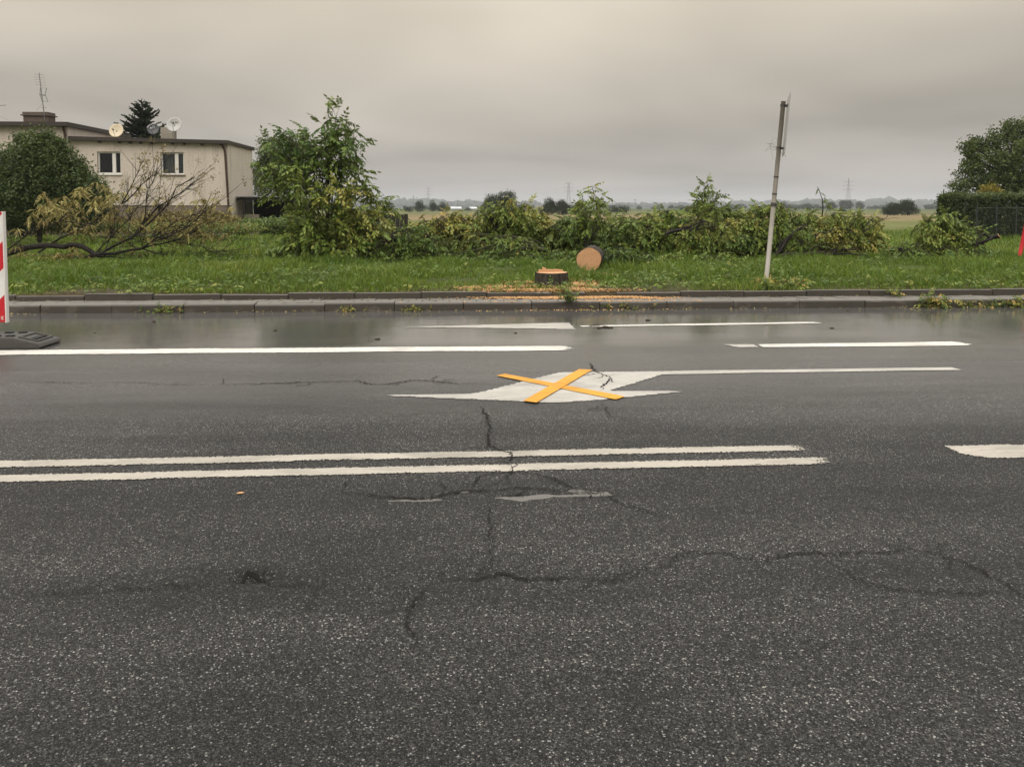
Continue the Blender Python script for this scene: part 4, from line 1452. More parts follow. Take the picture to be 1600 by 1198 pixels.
plate = slab('sign_plate', cor, pn_, 0, .012, M['signback'], post)
slab('sign_face', [pc_ + (c - pc_) * .985 for c in cor], pn_, .0125, .0145, M['signface'], plate)
for py in (165, 231):
    c = onpost(py)
    MB().tube([c - axp * .02, c + axp * .02], [.046, .046], 16).build('clamp', M['clamp'], post)
    MB().tube([c, c + pn_ * .072], [.014, .014], 8).build('clamp', M['clamp'], post)
    MB().tube([c + pn_ * .06 - pdir * .16, c + pn_ * .06 + pdir * .16], [.012, .012], 6).build('rail', M['clamp'], plate)
rg = np.random.RandomState(5)
tp_ = MB()
c = onpost(232)
for k in range(12):
    a_ = c + [-.045, -.03, 0]
    q = [a_]
    for j in range(5):
        q.append(q[-1] + rg.randn(3) * [.05, .03, .05] + [-.012, 0, -.012])
    tp_.tube(q, .0022, 4, cap=False)
tp_.build('torn_tape', M['string'], post)

# ------------------------------------------------------------------ beacon with rubber foot
bx_, by_ = G(-8, 536)[0], 8.50
bea = thing('beacon', (bx_, by_, 0), 'red and white striped warning beacon on a grey rubber foot at the left edge', 'beacon')
foot = MB()
prof = [(-.70, 0), (-.74, .02), (-.72, .055), (-.42, .125), (.42, .125), (.70, .06), (.725, .02), (.69, 0)]
ft = MB().prism([(bx_ + a, b + .002) for a, b in prof], 1, by_ - .20, by_ + .20).build('foot', M['rubber'], bea, bevel=.012)
for sx in (-1, 1):
    # raised rim round the hand hold on each sloping end
    def slope(u):
        return .125 - (u - .42) * .226 + .004
    rim = MB()
    for (u0, u1, v0, v1) in ((.46, .66, -.15, -.13), (.46, .66, .13, .15), (.46, .48, -.13, .13), (.64, .66, -.13, .13)):
        rim.add([(bx_ + sx * u, by_ + v, slope(u) + dz) for dz in (0, .012) for u, v in ((u0, v0), (u1, v0), (u1, v1), (u0, v1))],
                [(3, 2, 1, 0), (4, 5, 6, 7), (0, 1, 5, 4), (1, 2, 6, 5), (2, 3, 7, 6), (3, 0, 4, 7)])
    rim.build('rim', M['rubber'], ft)
    boxobj('hand_hold', bx_ + sx * .56 - .06, bx_ + sx * .56 + .06, by_ - .09, by_ + .09, slope(.56) - .02, slope(.56) + .002, M['black'], ft)
for k in range(6):
    u = -.36 + k * .144
    if abs(u) < .1:
        continue
    for v in (-.12, .11):
        boxobj('stud', bx_ + u - .04, bx_ + u + .04, by_ + v - .025, by_ + v + .025, .12, .141, M['black'], ft, bevel=.005)
boxobj('socket', bx_ - .06, bx_ + .06, by_ - .05, by_ + .05, .12, .17, M['rubber'], ft, bevel=.008)
boxobj('inlet', bx_ - .02, bx_ + .18, by_ - .206, by_ - .15, .02, .055, M['black'], ft)
zb, zt = W(5, 503, by_)[2], W(5, 331, by_)[2]
MB().box(bx_ - .03, bx_ + .03, by_ - .02, by_ + .02, .1, zb + .05).build('tube', M['plastic'], bea)
xr_ = W(8.5, 420, by_)[0]
xl_ = xr_ - .25
t = NT(new_mat('beacon_stripes'))
x, y, z = t.sepxyz(t.pos)
# slanted bands, 0.29 m high each, running down to the left
zr1 = W(9, 418, by_)[2]
ph = t.math('DIVIDE', t.math('SUBTRACT', t.math('SUBTRACT', z, zr1), t.math('MULTIPLY', t.math('SUBTRACT', x, xr_), 1.0)), .575)
fr = t.math('FRACT', t.math('ADD', ph, 20.0))
k = t.mrange(fr, .497, .503)
dn = t.noise(t.pos, 9, 6, .7)
cw_ = t.mix(t.mrange(dn, .45, .8, 0, .35), (.70, .69, .66), (.42, .40, .36))
cr_ = t.mix(t.mrange(dn, .45, .8, 0, .35), (.50, .018, .026), (.30, .02, .02))
M['stripe'] = t.done(t.bsdf(t.mix(k, cr_, cw_), .35, .5))
pnl = boxobj('panel', xl_, xr_, by_ - .028, by_ + .012, zb, zt, M['stripe'], bea, bevel=.006)
boxobj('edge_strip', xr_ + .0006, xr_ + .012, by_ - .033, by_ + .017, zb - .004, zt + .004, M['pvc'], pnl)
boxobj('edge_strip', xl_ - .012, xl_ - .0006, by_ - .033, by_ + .017, zb - .004, zt + .004, M['pvc'], pnl)
lx0, lz0 = W(6.3, 496, by_)[0], W(6, 496, by_)[2]
for k_ in range(3):
    boxobj('mark', lx0 - .013, lx0 + .013 - .008 * (k_ % 2), by_ - .0305, by_ - .0285, lz0 - .018 + k_ * .013, lz0 - .011 + k_ * .013, M['pvc'], pnl)

# red leaning marker at the right edge
rb_ = G(1592, 405, .2)
rdir = norm(np.array([.26, .1, 1.0]))
red = thing('marker_post', rb_, 'leaning red plastic marker post at the right edge', 'post')
MB().tube([rb_ - rdir * .2, rb_ + rdir * .05, rb_ + rdir * 1.35], [.03, .045, .055], 10).build('shaft', M['redpost'], red, smooth=True, bevel=0)
MB().tube([rb_ + rdir * 1.35, rb_ + rdir * 1.39], [.06, .045], 10).build('cap', M['redpost'], red)

# ------------------------------------------------------------------ house
HY = 39.0
wl_x, wr_x = W(110, 300, HY)[0], W(358, 300, HY)[0]
wz_l, wz_r = W(110, 217, HY)[2], W(358, 222, HY)[2]


def y_at(px, x):                    # distance at which the column px meets the plane x = const
    d = ray(px, 300)
    return x / d[0] * d[1]


WB = y_at(395, wr_x)
hs = thing('house', ((wl_x + wr_x) / 2, HY, 0), 'pale roughcast flat roofed house with a lower wing behind the withered limb', 'house')
# wing wall with real window openings
ops = [(W(152, 255, HY)[0], W(189, 255, HY)[0], W(170, 272, HY)[2], W(170, 237, HY)[2]), (W(251, 255, HY)[0], W(287.5, 255, HY)[0], W(270, 273, HY)[2], W(270, 238, HY)[2])]
zpl = W(300, 321, HY)[2]


def wall_front(b, x0, x1, z0, z1a, z1b, y, th, openings):
    xs_ = sorted({x0, x1, *[q for o in openings for q in o[:2]]})
    def ztop(x):
        return z1a + (z1b - z1a) * (x - x0) / (x1 - x0)
    for a, c in zip(xs_[:-1], xs_[1:]):
        op = [o for o in openings if o[0] <= a + 1e-6 and o[1] >= c - 1e-6]
        spans = [(z0, None)] if not op else [(z0, op[0][2]), (op[0][3], None)]
        for za, zb_ in spans:
            ta, tc_ = (ztop(a), ztop(c)) if zb_ is None else (zb_, zb_)
            b.add([(a, y, za), (c, y, za), (c, y + th, za), (a, y + th, za), (a, y, ta), (c, y, tc_), (c, y + th, tc_), (a, y + th, ta)],
                  [(3, 2, 1, 0), (4, 5, 6, 7), (0, 1, 5, 4), (1, 2, 6, 5), (2, 3, 7, 6), (3, 0, 4, 7)])


b = MB()
wall_front(b, wl_x, wr_x, zpl, wz_l, wz_r, HY, .3, ops)
b.build('wall', M['plaster'], hs)
b = MB()
b.add([(wr_x - .3, HY + .3, 0), (wr_x, HY + .3, 0), (wr_x, WB, 0), (wr_x - .3, WB, 0), (wr_x - .3, HY + .3, wz_r), (wr_x, HY + .3, wz_r), (wr_x, WB, wz_r), (wr_x - .3, WB, wz_r)],
      [(3, 2, 1, 0), (4, 5, 6, 7), (0, 1, 5, 4), (1, 2, 6, 5), (2, 3, 7, 6), (3, 0, 4, 7)])
b.box(wl_x, wr_x - .3, WB - .3, WB, 0, wz_r)
b.build('side_wall', M['plaster'], hs)
boxobj('plinth', wl_x, wr_x, HY + .04, HY + .3, -.2, zpl, M['plinth'], hs)
boxobj('interior', wl_x + .1, wr_x - .35, HY + 1.6, HY + 1.7, 0, wz_r, M['dark'], hs)
# roof slab with overhang and dark fascia
oh = .28
rz0 = W(110, 213, HY - oh)[2]
rz1 = W(358, 219.5, HY - oh)[2]


def sloped(x0, x1, y0, y1, zl, zr, th, name, mat, parent):
    return MB().add([(x0, y0, zl - th), (x1, y0, zr - th), (x1, y1, zr - th), (x0, y1, zl - th), (x0, y0, zl), (x1, y0, zr), (x1, y1, zr), (x0, y1, zl)],
                    [(3, 2, 1, 0), (4, 5, 6, 7), (0, 1, 5, 4), (1, 2, 6, 5), (2, 3, 7, 6), (3, 0, 4, 7)]).build(name, mat, parent)


wr = sloped(wl_x - .1, wr_x + .1, HY - oh, WB + .15, rz0, rz1, .17, 'roof', M['roofedge'], hs)
sloped(wl_x - .05, wr_x + .05, HY - oh + .05, WB + .1, rz0 + .012, rz1 + .012, .010, 'roof_felt', M['roof'], wr)
for px in (155, 186, 203, 219, 236, 269, 287, 315, 345):
    c = W(px, 226, HY - .12)
    zt_ = rz0 + (rz1 - rz0) * (c[0] - wl_x) / (wr_x - wl_x) - .172
    boxobj('rafter_end', c[0] - .04, c[0] + .04, HY - .2, HY - .003, zt_ - .09, zt_, M['roofedge'], wr)


def window(x0, x1, z0, z1, y, parent, split=.66, curtain=None):
    f = MB()
    w = .07
    yy0, yy1 = y + .10, y + .17
    f.box(x0, x0 + w, yy0, yy1, z0, z1).box(x1 - w, x1, yy0, yy1, z0, z1).box(x0 + w, x1 - w, yy0, yy1, z1 - w, z1).box(x0 + w, x1 - w, yy0, yy1, z0, z0 + w)
    fr_ = f.build('window', M['pvc'], parent)
    xm = x0 + (x1 - x0) * split
    boxobj('mullion', xm - .085, xm + .085, y + .085, y + .17, z0 + w + .002, z1 - w - .002, M['pvc'], fr_)
    for a, c in ((x0 + w, xm - .085), (xm + .085, x1 - w)):
        boxobj('pane', a - .01, c + .01, y + .13, y + .14, z0 + w - .01, z1 - w + .01, M['glass'], fr_)
    boxobj('sill', x0 - .06, x1 + .06, y - .07, y + .10, z0 - .055, z0 - .003, M['pvc'] if curtain is None else M['plinth'], fr_)
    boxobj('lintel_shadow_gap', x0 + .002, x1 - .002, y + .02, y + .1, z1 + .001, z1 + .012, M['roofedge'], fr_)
    if curtain is not None:
        cv, cf = [], []
        nx = 60
        for i in range(nx):
            xx = x0 + w + (x1 - x0 - 2 * w) * i / (nx - 1)
            yv = y + .30 + .02 * math.sin(i * 1.3)
            cv += [(xx, yv, z0), (xx, yv, z1)]
        cf = [(2 * i, 2 * i + 2, 2 * i + 3, 2 * i + 1) for i in range(nx - 1)]
        MB().add(cv, cf).build('curtain', M['curtain'], fr_)
    return fr_


window(*ops[0], HY, hs, .68)
window(*ops[1], HY, hs, .66, curtain=1)
dpx = W(354, 300, HY)[0]
MB().tube([(dpx - .1, HY - .22, rz1 - .25), (dpx - .02, HY - .12, rz1 - .42), (dpx, HY - .09, rz1 - .7), (W(359, 333, HY)[0], HY - .09, .9), (W(359, 333, HY)[0], HY - .09, .1)], .055, 10).build('downpipe', M['pipe'], hs, smooth=True)
# main block
MY = 38.7
mx_r = W(107, 250, MY)[0]
mx_l = mx_r - 11.0
mz = W(60, 197, MY)[2]
mops = [(W(20, 228, MY)[0], W(44, 228, MY)[0], W(30, 246, MY)[2], W(30, 211, MY)[2])]
b = MB()
wall_front(b, mx_l, mx_r, zpl, mz, mz, MY, .3, mops)
b.build('wall', M['plaster'], hs)
boxobj('plinth', mx_l, mx_r, MY + .04, MY + .3, -.2, zpl, M['plinth'], hs)
MBk = y_at(200, mx_r)
zbk = W(200, 214, MBk)[2]
b = MB()
b.add([(mx_r - .3, MY + .3, 0), (mx_r, MY + .3, 0), (mx_r, MBk, 0), (mx_r - .3, MBk, 0), (mx_r - .3, MY + .3, mz), (mx_r, MY + .3, mz), (mx_r, MBk, min(mz, zbk)), (mx_r - .3, MBk, min(mz, zbk))],
      [(3, 2, 1, 0), (4, 5, 6, 7), (0, 1, 5, 4), (1, 2, 6, 5), (2, 3, 7, 6), (3, 0, 4, 7)])
b.box(mx_l, mx_r - .3, MBk - .3, MBk, 0, min(mz, zbk))
b.build('side_wall', M['plaster'], hs)
boxobj('interior', mx_l + .1, mx_r - .35, MY + 1.6, MY + 1.7, 0, mz, M['dark'], hs)
zt1, zt2 = W(107, 190.5, MY - .35)[2], zbk + .14
mroof = MB().add([(mx_l - .3, MY - .35, zt1 - .2), (mx_r + .16, MY - .35, zt1 - .2), (mx_r + .16, MBk + .2, zt2 - .2), (mx_l - .3, MBk + .2, zt2 - .2), (mx_l - .3, MY - .35, zt1), (mx_r + .16, MY - .35, zt1), (mx_r + .16, MBk + .2, zt2), (mx_l - .3, MBk + .2, zt2)],
                 [(3, 2, 1, 0), (4, 5, 6, 7), (0, 1, 5, 4), (1, 2, 6, 5), (2, 3, 7, 6), (3, 0, 4, 7)]).build('roof', M['roofedge'], hs)
window(*mops[0], MY, hs, .45)
MB().tube([(mx_r - .10, MY - .2, mz - .05), (mx_r - .08, MY - .1, mz - .4), (mx_r - .08, MY - .1, .1)], .06, 10).build('downpipe', M['pipe'], hs, smooth=True)
c0, c1 = W(35, 182, MY + 1.5)[0], W(76, 182, MY + 1.5)[0]
cz0, cz1, cz2 = zt1 - .35, W(50, 181, MY + 1.5)[2], W(50, 175, MY + 1.5)[2]
ch = boxobj('chimney', c0 + .04, c1 - .04, MY + 1.5, MY + 2.2, cz0, cz1, M['chimney'], mroof)
MB().box(c0 - .06, c1 + .03, MY + 1.42, MY + 2.28, cz1 + .002, cz1 + .06).build('chimney_cap', M['chimney'], mroof)
MB().box(c0, c1 - .03, MY + 1.5, MY + 2.2, cz1 + .062, cz2).build('chimney_top', M['chimney'], mroof)
s0, s1 = W(251, 205, HY + 1.6)[0], W(269, 205, HY + 1.6)[0]
boxobj('chimney', s0, s1, HY + 1.6, HY + 2.2, rz1 - .2, W(258, 199, HY + 1.6)[2], M['chimneypale'], wr)

# aerial on the big chimney
AY = MY + 1.45
ab = W(70, 184, AY)
at_ = W(61, 114, AY)
ant = thing('tv_aerial', ab, 'thin television aerial mast on the broad chimney', 'aerial')
MB().tube([ab + [0, 0, -.1], at_], [.025, .018], 6).build('mast', M['metal'], ant)
rg = np.random.RandomState(9)
for k, py in enumerate((117, 121, 125, 129, 133)):
    u = (184 - py) / 70
    c = ab + (at_ - ab) * u
    MB().tube([c + [-.26, 0, .02], c + [.26, .02, -.02]], .007, 4).build('rod', M['metal'], ant)
c = ab + (at_ - ab) * ((184 - 148) / 70)
bw = MB()
for sg in (-1, 1):
    bw.tube([W(63 if sg < 0 else 73, 138, AY), W(62.5 if sg < 0 else 70.5, 148, AY), W(66 if sg < 0 else 75, 159, AY)], .016, 5)
bw.tube([W(62, 148, AY), W(71, 149, AY)], .035, 6)
bw.tube([W(64, 138, AY), W(73, 138, AY)], .008, 4).tube([W(66, 158.5, AY), W(75, 159, AY)], .008, 4)
bw.build('dipole', M['metal'], ant)
MB().tube([W(65, 168, AY), W(72, 169, AY)], .012, 5).build('rod', M['metal'], ant)
MB().tube([W(66, 163, AY), W(57, 173, AY)], .006, 4).build('stay', M['metal'], ant)
# second aerial, mostly outside the frame: its lowest element shows at the left edge
a2 = thing('tv_aerial', W(-25, 190, AY), 'aerial rod poking in at the left edge above the roof', 'aerial')
MB().tube([W(-25, 192, AY), W(-22, 120, AY)], [.025, .018], 6).build('mast', M['metal'], a2)
MB().tube([W(-50, 168, AY), W(9, 164.5, AY)], .02, 5).build('rod', M['metal'], a2)
MB().tube([W(-23, 175, AY), W(-5, 181, AY), W(14, 188, AY)], .006, 4).build('stay', M['metal'], a2)


def dish(px, py, rpx, Y, mat, label, lean, armpx, text=None, tmat=None, feet=True, seed=0, tsize=.16, tz=.25):
    c = W(px, py, Y)
    r = rpx / FPX * Y
    base_z = rz0 + (rz1 - rz0) * (c[0] - wl_x) / (wr_x - wl_x) + .014
    o = thing('satellite_dish', (c[0], c[1], base_z), label, 'satellite dish')
    nrm = norm(np.array([lean, -1, .35]))
    a = norm(np.cross(nrm, [0, 0, 1.0]))
    u = np.cross(a, nrm)
    V, F = [], []
    rings, seg = 6, 32
    for i in range(rings + 1):
        q = i / rings
        for k in range(seg):
            th = 2 * math.pi * k / seg
            V.append(c + (a * math.cos(th) + u * math.sin(th) * 1.06) * r * q + nrm * (r * .22 * q * q - r * .2))
    F = [(i * seg + k, i * seg + (k + 1) % seg, (i + 1) * seg + (k + 1) % seg, (i + 1) * seg + k) for i in range(rings) for k in range(seg)]
    d = MB().add(V, F).build('reflector', mat, o, smooth=True)
    m = d.modifiers.new('thick', 'SOLIDIFY')
    m.thickness = .012
    MB().tube([c - nrm * r * .15, c - nrm * r * .45 - u * r * .5, (c[0] - nrm[0] * r * .45, c[1] + .2, base_z)], .022, 8).build('mount', M['metal'], o)
    arm0 = c - u * r * 1.0 + nrm * .02
    arm1 = c + nrm * r * 1.25 - u * r * .35 + a * armpx * r
    MB().tube([arm0, arm1], .012, 6).build('arm', M['metal'] if mat != M['dishcream'] else M['inktan'], o)
    MB().tube([arm1, arm1 - nrm * .09], [.03, .035], 8).build('receiver', M['pvc'] if mat == M['dishdark'] else M['ink'], o)
    if feet:
        for sx in (-1, 1):
            MB().tube([c - nrm * r * .3 - u * r * .6, (c[0] + sx * r * .95, c[1] + .1, base_z)], .016, 6).build('strut', M['metal'], o)
    if text:
        cu = bpy.data.curves.new('print', 'FONT')
        cu.body = text
        cu.size = tsize
        cu.align_x = 'CENTER'
        cu.extrude = .002
        to = bpy.data.objects.new('print', cu)
        from mathutils import Matrix
        p = c + u * r * tz - nrm * (r * .16 - .02)
        sc.collection.objects.link(to)
        # a faces left/right, the text must read left to right for the camera
        ax = -a if a[0] < 0 else a
        mw = Matrix(((ax[0], u[0], nrm[0], p[0]), (ax[1], u[1], nrm[1], p[1]), (ax[2], u[2], nrm[2], p[2]), (0, 0, 0, 1)))
        dg = bpy.context.evaluated_depsgraph_get()
        me = bpy.data.meshes.new_from_object(to.evaluated_get(dg))
        bpy.data.objects.remove(to)
        me.transform(mw)
        me.materials.clear()
        me.materials.append(tmat)
        link(bpy.data.objects.new('print', me), d)['kind'] = 'stuff'
    return o


dish(181.5, 204, 10.2, HY + .35, M['dishcream'], 'cream satellite dish standing on the roof edge left of the spruce', .05, 0, '- - - -', M['inktan'], True, 0, .12, .1)
dish(239.5, 202, 8.2, HY + .9, M['dishdark'], 'dark grey satellite dish before the spruce top', .15, .1, 'D', M['inkpale'], False, 1, .16, .28)
dish(272, 194.5, 11.2, HY + .7, M['dishgrey'], 'pale grey satellite dish with dark lettering beside the small chimney', .05, -.25, 'POLSAT', M['ink'], False, 2, .15, .22)

# carport to the right of the wing
cy0, cy1 = HY + 1.2, WB
cz = W(420, 307, cy0)[2]
cpx0, cpx1 = wr_x + .05, W(470, 300, cy0)[0]
cp = thing('carport', ((cpx0 + cpx1) / 2, cy0, 0), 'low dark lean to carport with corrugated roof beside the house', 'carport')
V, F = [], []
nw = 60
for i in range(nw):
    xx = cpx0 + (cpx1 - cpx0) * i / (nw - 1)
    dz = .018 * math.sin(i * 1.6)
    V += [(xx, cy0 - .3, cz + dz - .03), (xx, cy1, cz + dz + .05)]
F = [(2 * i, 2 * i + 2, 2 * i + 3, 2 * i + 1) for i in range(nw - 1)]
o = MB().add(V, F).build('roof', M['corr'], cp, smooth=True)
m = o.modifiers.new('thick', 'SOLIDIFY')
m.thickness = .03
boxobj('beam', cpx0, cpx1, cy0 - .2, cy0 - .1, cz - .2, cz - .065, M['darkwood'], cp)
boxobj('back_wall', cpx0, cpx1, cy1 - .1, cy1, 0, cz - .06, M['darkwood'], cp)
boxobj('end_wall', cpx1 - .1, cpx1, cy0 + .1, cy1 - .12, 0, cz - .07, M['darkwood'], cp)
for xx in (cpx0 + .3, cpx1 - .35):
    boxobj('post', xx, xx + .12, cy0 - .21, cy0 - .09, 0, cz - .205, M['darkwood'], cp)
boxobj('parapet', cpx0 + .02, W(405, 300, cy0)[0], cy0 - .1, cy0 + .05, 0, W(380, 335, cy0)[2], M['plinth'], cp)

# dark board fence piece right of the sapling
fy = 33.0
fp = thing('board_fence', (W(610, 340, fy)[0], fy, .05), 'short dark board screen showing right of the sapling', 'fence')
x0, x1, z1 = W(560, 340, fy)[0], W(637.5, 340, fy)[0], W(620, 335, fy)[2]
nb_ = 12
for i in range(nb_):
    a = x0 + (x1 - x0) * i / nb_
    boxobj('board', a + .006, a + (x1 - x0) / nb_ - .006, fy, fy + .025, .02, z1 + .01 * math.sin(i * 3), M['darkwood'], fp)
for zz_ in (.3, z1 - .2):
    boxobj('rail', x0, x1, fy + .028, fy + .08, zz_, zz_ + .08, M['darkwood'], fp)

# ------------------------------------------------------------------ shrubs, trees
def crown_points(rg, lobes, n, shell=.55):
    """points spread through a set of ellipsoid lobes, denser near their surface"""
    vol = np.array([l[3] * l[4] * l[5] for l in lobes]) ** .75
    pick = rg.choice(len(lobes), n, p=vol / vol.sum())
    L = np.array(lobes)[pick]
    d = norm(rg.randn(n, 3))
    r = shell + (1 - shell) * rg.rand(n) ** .6
    r *= 1 + .12 * rg.randn(n)
    return L[:, :3] + d * r[:, None] * L[:, 3:6], d


def woody(name, base, lobes, label, cat, T, mat, n, size=1.0, tint=(.5, .25), seed=0, tr=.08, group=None, shell=.5, zmin=0.0, sides=7, sprays=0):
    rg = np.random.RandomState(seed)
    base = np.asarray(base, float)
    o = thing(name, base, label, cat, group)
    tw = MB()
    lob = np.array(lobes)
    topc = lob[np.argmax(lob[:, 2])][:3]
    hub = base + (topc - base) * np.array([.3, .3, .45])
    tw.tube(curve(base + [0, 0, -.1], hub, (0, 0, 0), 5, rg, .03), np.linspace(tr, tr * .7, 5), sides)
    for l in lobes:
        tw.tube(curve(hub, np.array(l[:3]), (0, 0, 0), 6, rg, .08), np.linspace(tr * .5, tr * .12, 6), 5)
        for k in range(3):
            e = np.array(l[:3]) + norm(rg.randn(3)) * np.array(l[3:6]) * .8
            tw.tube(curve(np.array(l[:3]), e, (0, 0, 0), 4, rg, .08), np.linspace(tr * .14, tr * .04, 4), 4, cap=False)
    P_, d = crown_points(rg, lobes, n, shell)
    if sprays:          # loose shoots that break the outline
        ex, ed = [], []
        for q in range(sprays):
            l = lobes[rg.randint(len(lobes))]
            dd = norm(rg.randn(3) + [0, 0, .35])
            rad = np.array(l[3:6])
            p0_ = np.array(l[:3]) + dd * rad * .8
            Ls = (.2 + .25 * rg.rand()) * rad.mean() + .1
            tw.tube([np.array(l[:3]), p0_, p0_ + dd * Ls], [tr * .08, tr * .05, tr * .02], 4, cap=False)
            for j in range(9):
                ex.append(p0_ + dd * Ls * j / 8 + rg.randn(3) * .07 * (1.3 - j / 9) * size)
                ed.append(dd)
        P_, d = np.concatenate([P_, ex]), np.concatenate([d, ed])
    k = P_[:, 2] > zmin
    P_, d = P_[k], d[k]
    m = len(P_)
    tn = np.clip(tint[0] + tint[1] * (snoise(P_[:, 0] + .6 * P_[:, 2], P_[:, 1] + P_[:, 2], 1.2 / size, seed, 2) * .7 + .5 * rg.randn(m)), 0, 1)
    V, F, TT = instance(T, P_, d + rg.randn(m, 3) * .6, size * (.7 + .6 * rg.rand(m)), tn, rg)
    tw.build('trunk', M['bark'], o, smooth=True)
    np_mesh('crown', V, F, mat, o, TT)
    return o


def lob(px, py, Y, rx, rz, ry=None):
    c = W(px, py, Y)
    s = Y / FPX
    return (c[0], c[1], c[2], rx * s, (ry or rx) * s, rz * s)


def basept(px, Y):
    p = W(px, 300, Y)
    return (p[0], p[1], float(ground_z(p[0], p[1])))


BYS = 28.0
woody('shrub', basept(60, BYS), [lob(65, 250, BYS, 38, 40), lob(30, 275, BYS, 48, 50), lob(95, 285, BYS, 48, 48), lob(-10, 290, BYS, 50, 50), lob(60, 310, BYS, 60, 45), lob(125, 315, BYS, 42, 40), lob(145, 305, BYS, 26, 30), lob(10, 330, BYS, 60, 36), lob(60, 222, BYS, 20, 18)] + [lob(52 + 72 * math.cos(q_ * .21 + .15), 296 - 80 * math.sin(q_ * .21 + .15) * (.95 + .1 * math.sin(q_ * 5.1)), BYS, 11 + 4 * math.sin(q_ * 3.7), 10 + 4 * math.cos(q_ * 2.9)) for q_ in range(9)],
      'big dark green shrub in front of the house at the left', 'shrub', T_SMALL, M['leafdark'], 9000, 1.0, (.50, .32), 501, .09, sprays=90)
woody('undergrowth', basept(150, 33), [lob(px_, 346 + (px_ % 7), 33, 24, 13 + px_ % 5) for px_ in range(10, 370, 22)],
      'dull brown weeds and brambles along the foot of the house', 'undergrowth', T_SMALL, M['leafdry'], 3600, .8, (.12, .16), 502, .03, None, .2)
woody('undergrowth', basept(200, 29), [lob(px_, 356 + (px_ % 5), 29, 26, 9) for px_ in range(60, 400, 30)],
      'olive green weeds on the lawn before the brown brambles', 'undergrowth', T_SMALL, M['leaf'], 1500, .8, (.58, .2), 512, .02, None, .2)
woody('shrub', basept(415, 33), [lob(405, 352, 33, 30, 10), lob(440, 352, 33, 30, 11), lob(380, 352, 33, 22, 10), lob(460, 350, 33, 25, 12), lob(560, 352, 33, 40, 10)],
      'low green weeds growing before the carport', 'shrub', T_SMALL, M['leaf'], 1800, 1.0, (.36, .14), 503, .03)
woody('dock_plant', basept(352, 32), [lob(352, 344, 32, 9, 9), lob(366, 345, 32, 8, 8)], 'rusty brown dock plants below the downpipe', 'plant', T_SMALL, M['leafdry'], 140, .6, (.15, .2), 504, .02)
woody('background_tree', basept(435, 46), [lob(430, 240, 46, 28, 24), lob(415, 270, 46, 22, 26), lob(445, 265, 46, 34, 36), lob(420, 295, 46, 26, 22), lob(475, 245, 46, 24, 24), lob(450, 225, 46, 16, 14)],
      'darker fine leaved tree behind the sapling beside the house', 'tree', T_SMALL, M['leafdark'], 2800, 1.2, (.62, .25), 505, .12, None, .35, sprays=60)

# spruce behind the wing
SPY = 50.0
spb = basept(226, SPY)
spr = thing('spruce_tree', spb, 'dark spruce rising behind the lower wing roof', 'tree')
topz = W(229, 160, SPY)[2]
MB().tube([spb, (spb[0], spb[1], topz)], [.14, .01], 8).build('trunk', M['bark'], spr)
rg = np.random.RandomState(77)
lp, ld = [], []
bw = MB()
zlow = W(226, 240, SPY)[2]
for lv in range(30):
    for k in range(7):
        z = topz - .02 - (topz - zlow) * rg.rand() ** .8
        reach = .12 + (topz - z) * .48
        a = rg.rand() * 6.283
        rr_ = reach * (.45 + .75 * rg.rand())
        p0 = np.array([spb[0], spb[1], z])
        d = np.array([math.cos(a), math.sin(a), .85 - .6 * (topz - z) / (topz - zlow) + .15 * rg.randn()])
        p1 = p0 + d * rr_
        bw.tube([p0, p1], [.014, .005], 4, cap=False)
        m = max(3, int(rr_ / .065))
        for j in range(m):
            q = p0 + d * rr_ * (j + 1) / m
            for sgn in (-1, 1):
                w = np.array([-d[1] * sgn, d[0] * sgn, .0]) * .6 + d * .9
                lp.append(q)
                ld.append(w + rg.randn(3) * .15)
bw.build('branches', M['twig'], spr)
tv = np.array([(0, -.012, 0), (0, .012, 0), (.22, .02, -.02), (.22, -.02, -.02), (0, 0, -.02), (0, 0, .02), (.2, 0, .025), (.2, 0, -.045)])
T_NEED = [(tv, np.array([(0, 1, 2, 3), (4, 5, 6, 7)]))]
n = len(lp)
V, F, TT = instance(T_NEED, lp, ld, .7 + .7 * rg.rand(n), np.clip(.45 + .25 * rg.randn(n), 0, 1), rg)
np_mesh('needles', V, F, M['needle'], spr, TT)

# hedge with wire fence, tree and golden shrub on the right
HGY = 34.0
hx0, hx1 = W(1497, 330, HGY)[0], W(1497, 330, HGY)[0] + 9
hzt = W(1540, 306, HGY)[2]
hg = thing('clipped_hedge', (hx0 + 3, HGY + .7, .05), 'tall dark clipped hedge at the right', 'hedge')
rg = np.random.RandomState(88)
n = 17000
pts = np.c_[rg.uniform(hx0, hx1, n), rg.uniform(HGY, HGY + 1.4, n), rg.uniform(.05, hzt, n)]
face = rg.randint(0, 4, n)
pts[face == 0, 1] = HGY + .08 * rg.rand((face == 0).sum())
pts[face == 1, 2] = hzt - .10 * rg.rand((face == 1).sum())
pts[face == 2, 0] = hx0 + .10 * rg.rand((face == 2).sum())
pts += .05 * np.c_[snoise(pts[:, 1], pts[:, 2], 2, 1, 3), snoise(pts[:, 0], pts[:, 2], 2, 2, 3), snoise(pts[:, 0], pts[:, 1], 2, 3, 3)]
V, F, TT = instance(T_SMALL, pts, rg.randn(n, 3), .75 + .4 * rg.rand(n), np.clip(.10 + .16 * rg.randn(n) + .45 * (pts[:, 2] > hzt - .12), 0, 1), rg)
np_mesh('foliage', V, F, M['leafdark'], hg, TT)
b = MB()
for k in range(14):
    x = hx0 + .4 + k * .62
    b.tube([(x, HGY + .7, 0), (x + .1, HGY + .65, 1.0), (x - .05, HGY + .7, hzt - .4)], [.03, .02, .01], 5)
b.build('stems', M['bark'], hg)
fn = thing('wire_fence', (hx0 + 3, HGY - .35, .05), 'dark wire fence standing before the clipped hedge', 'fence')
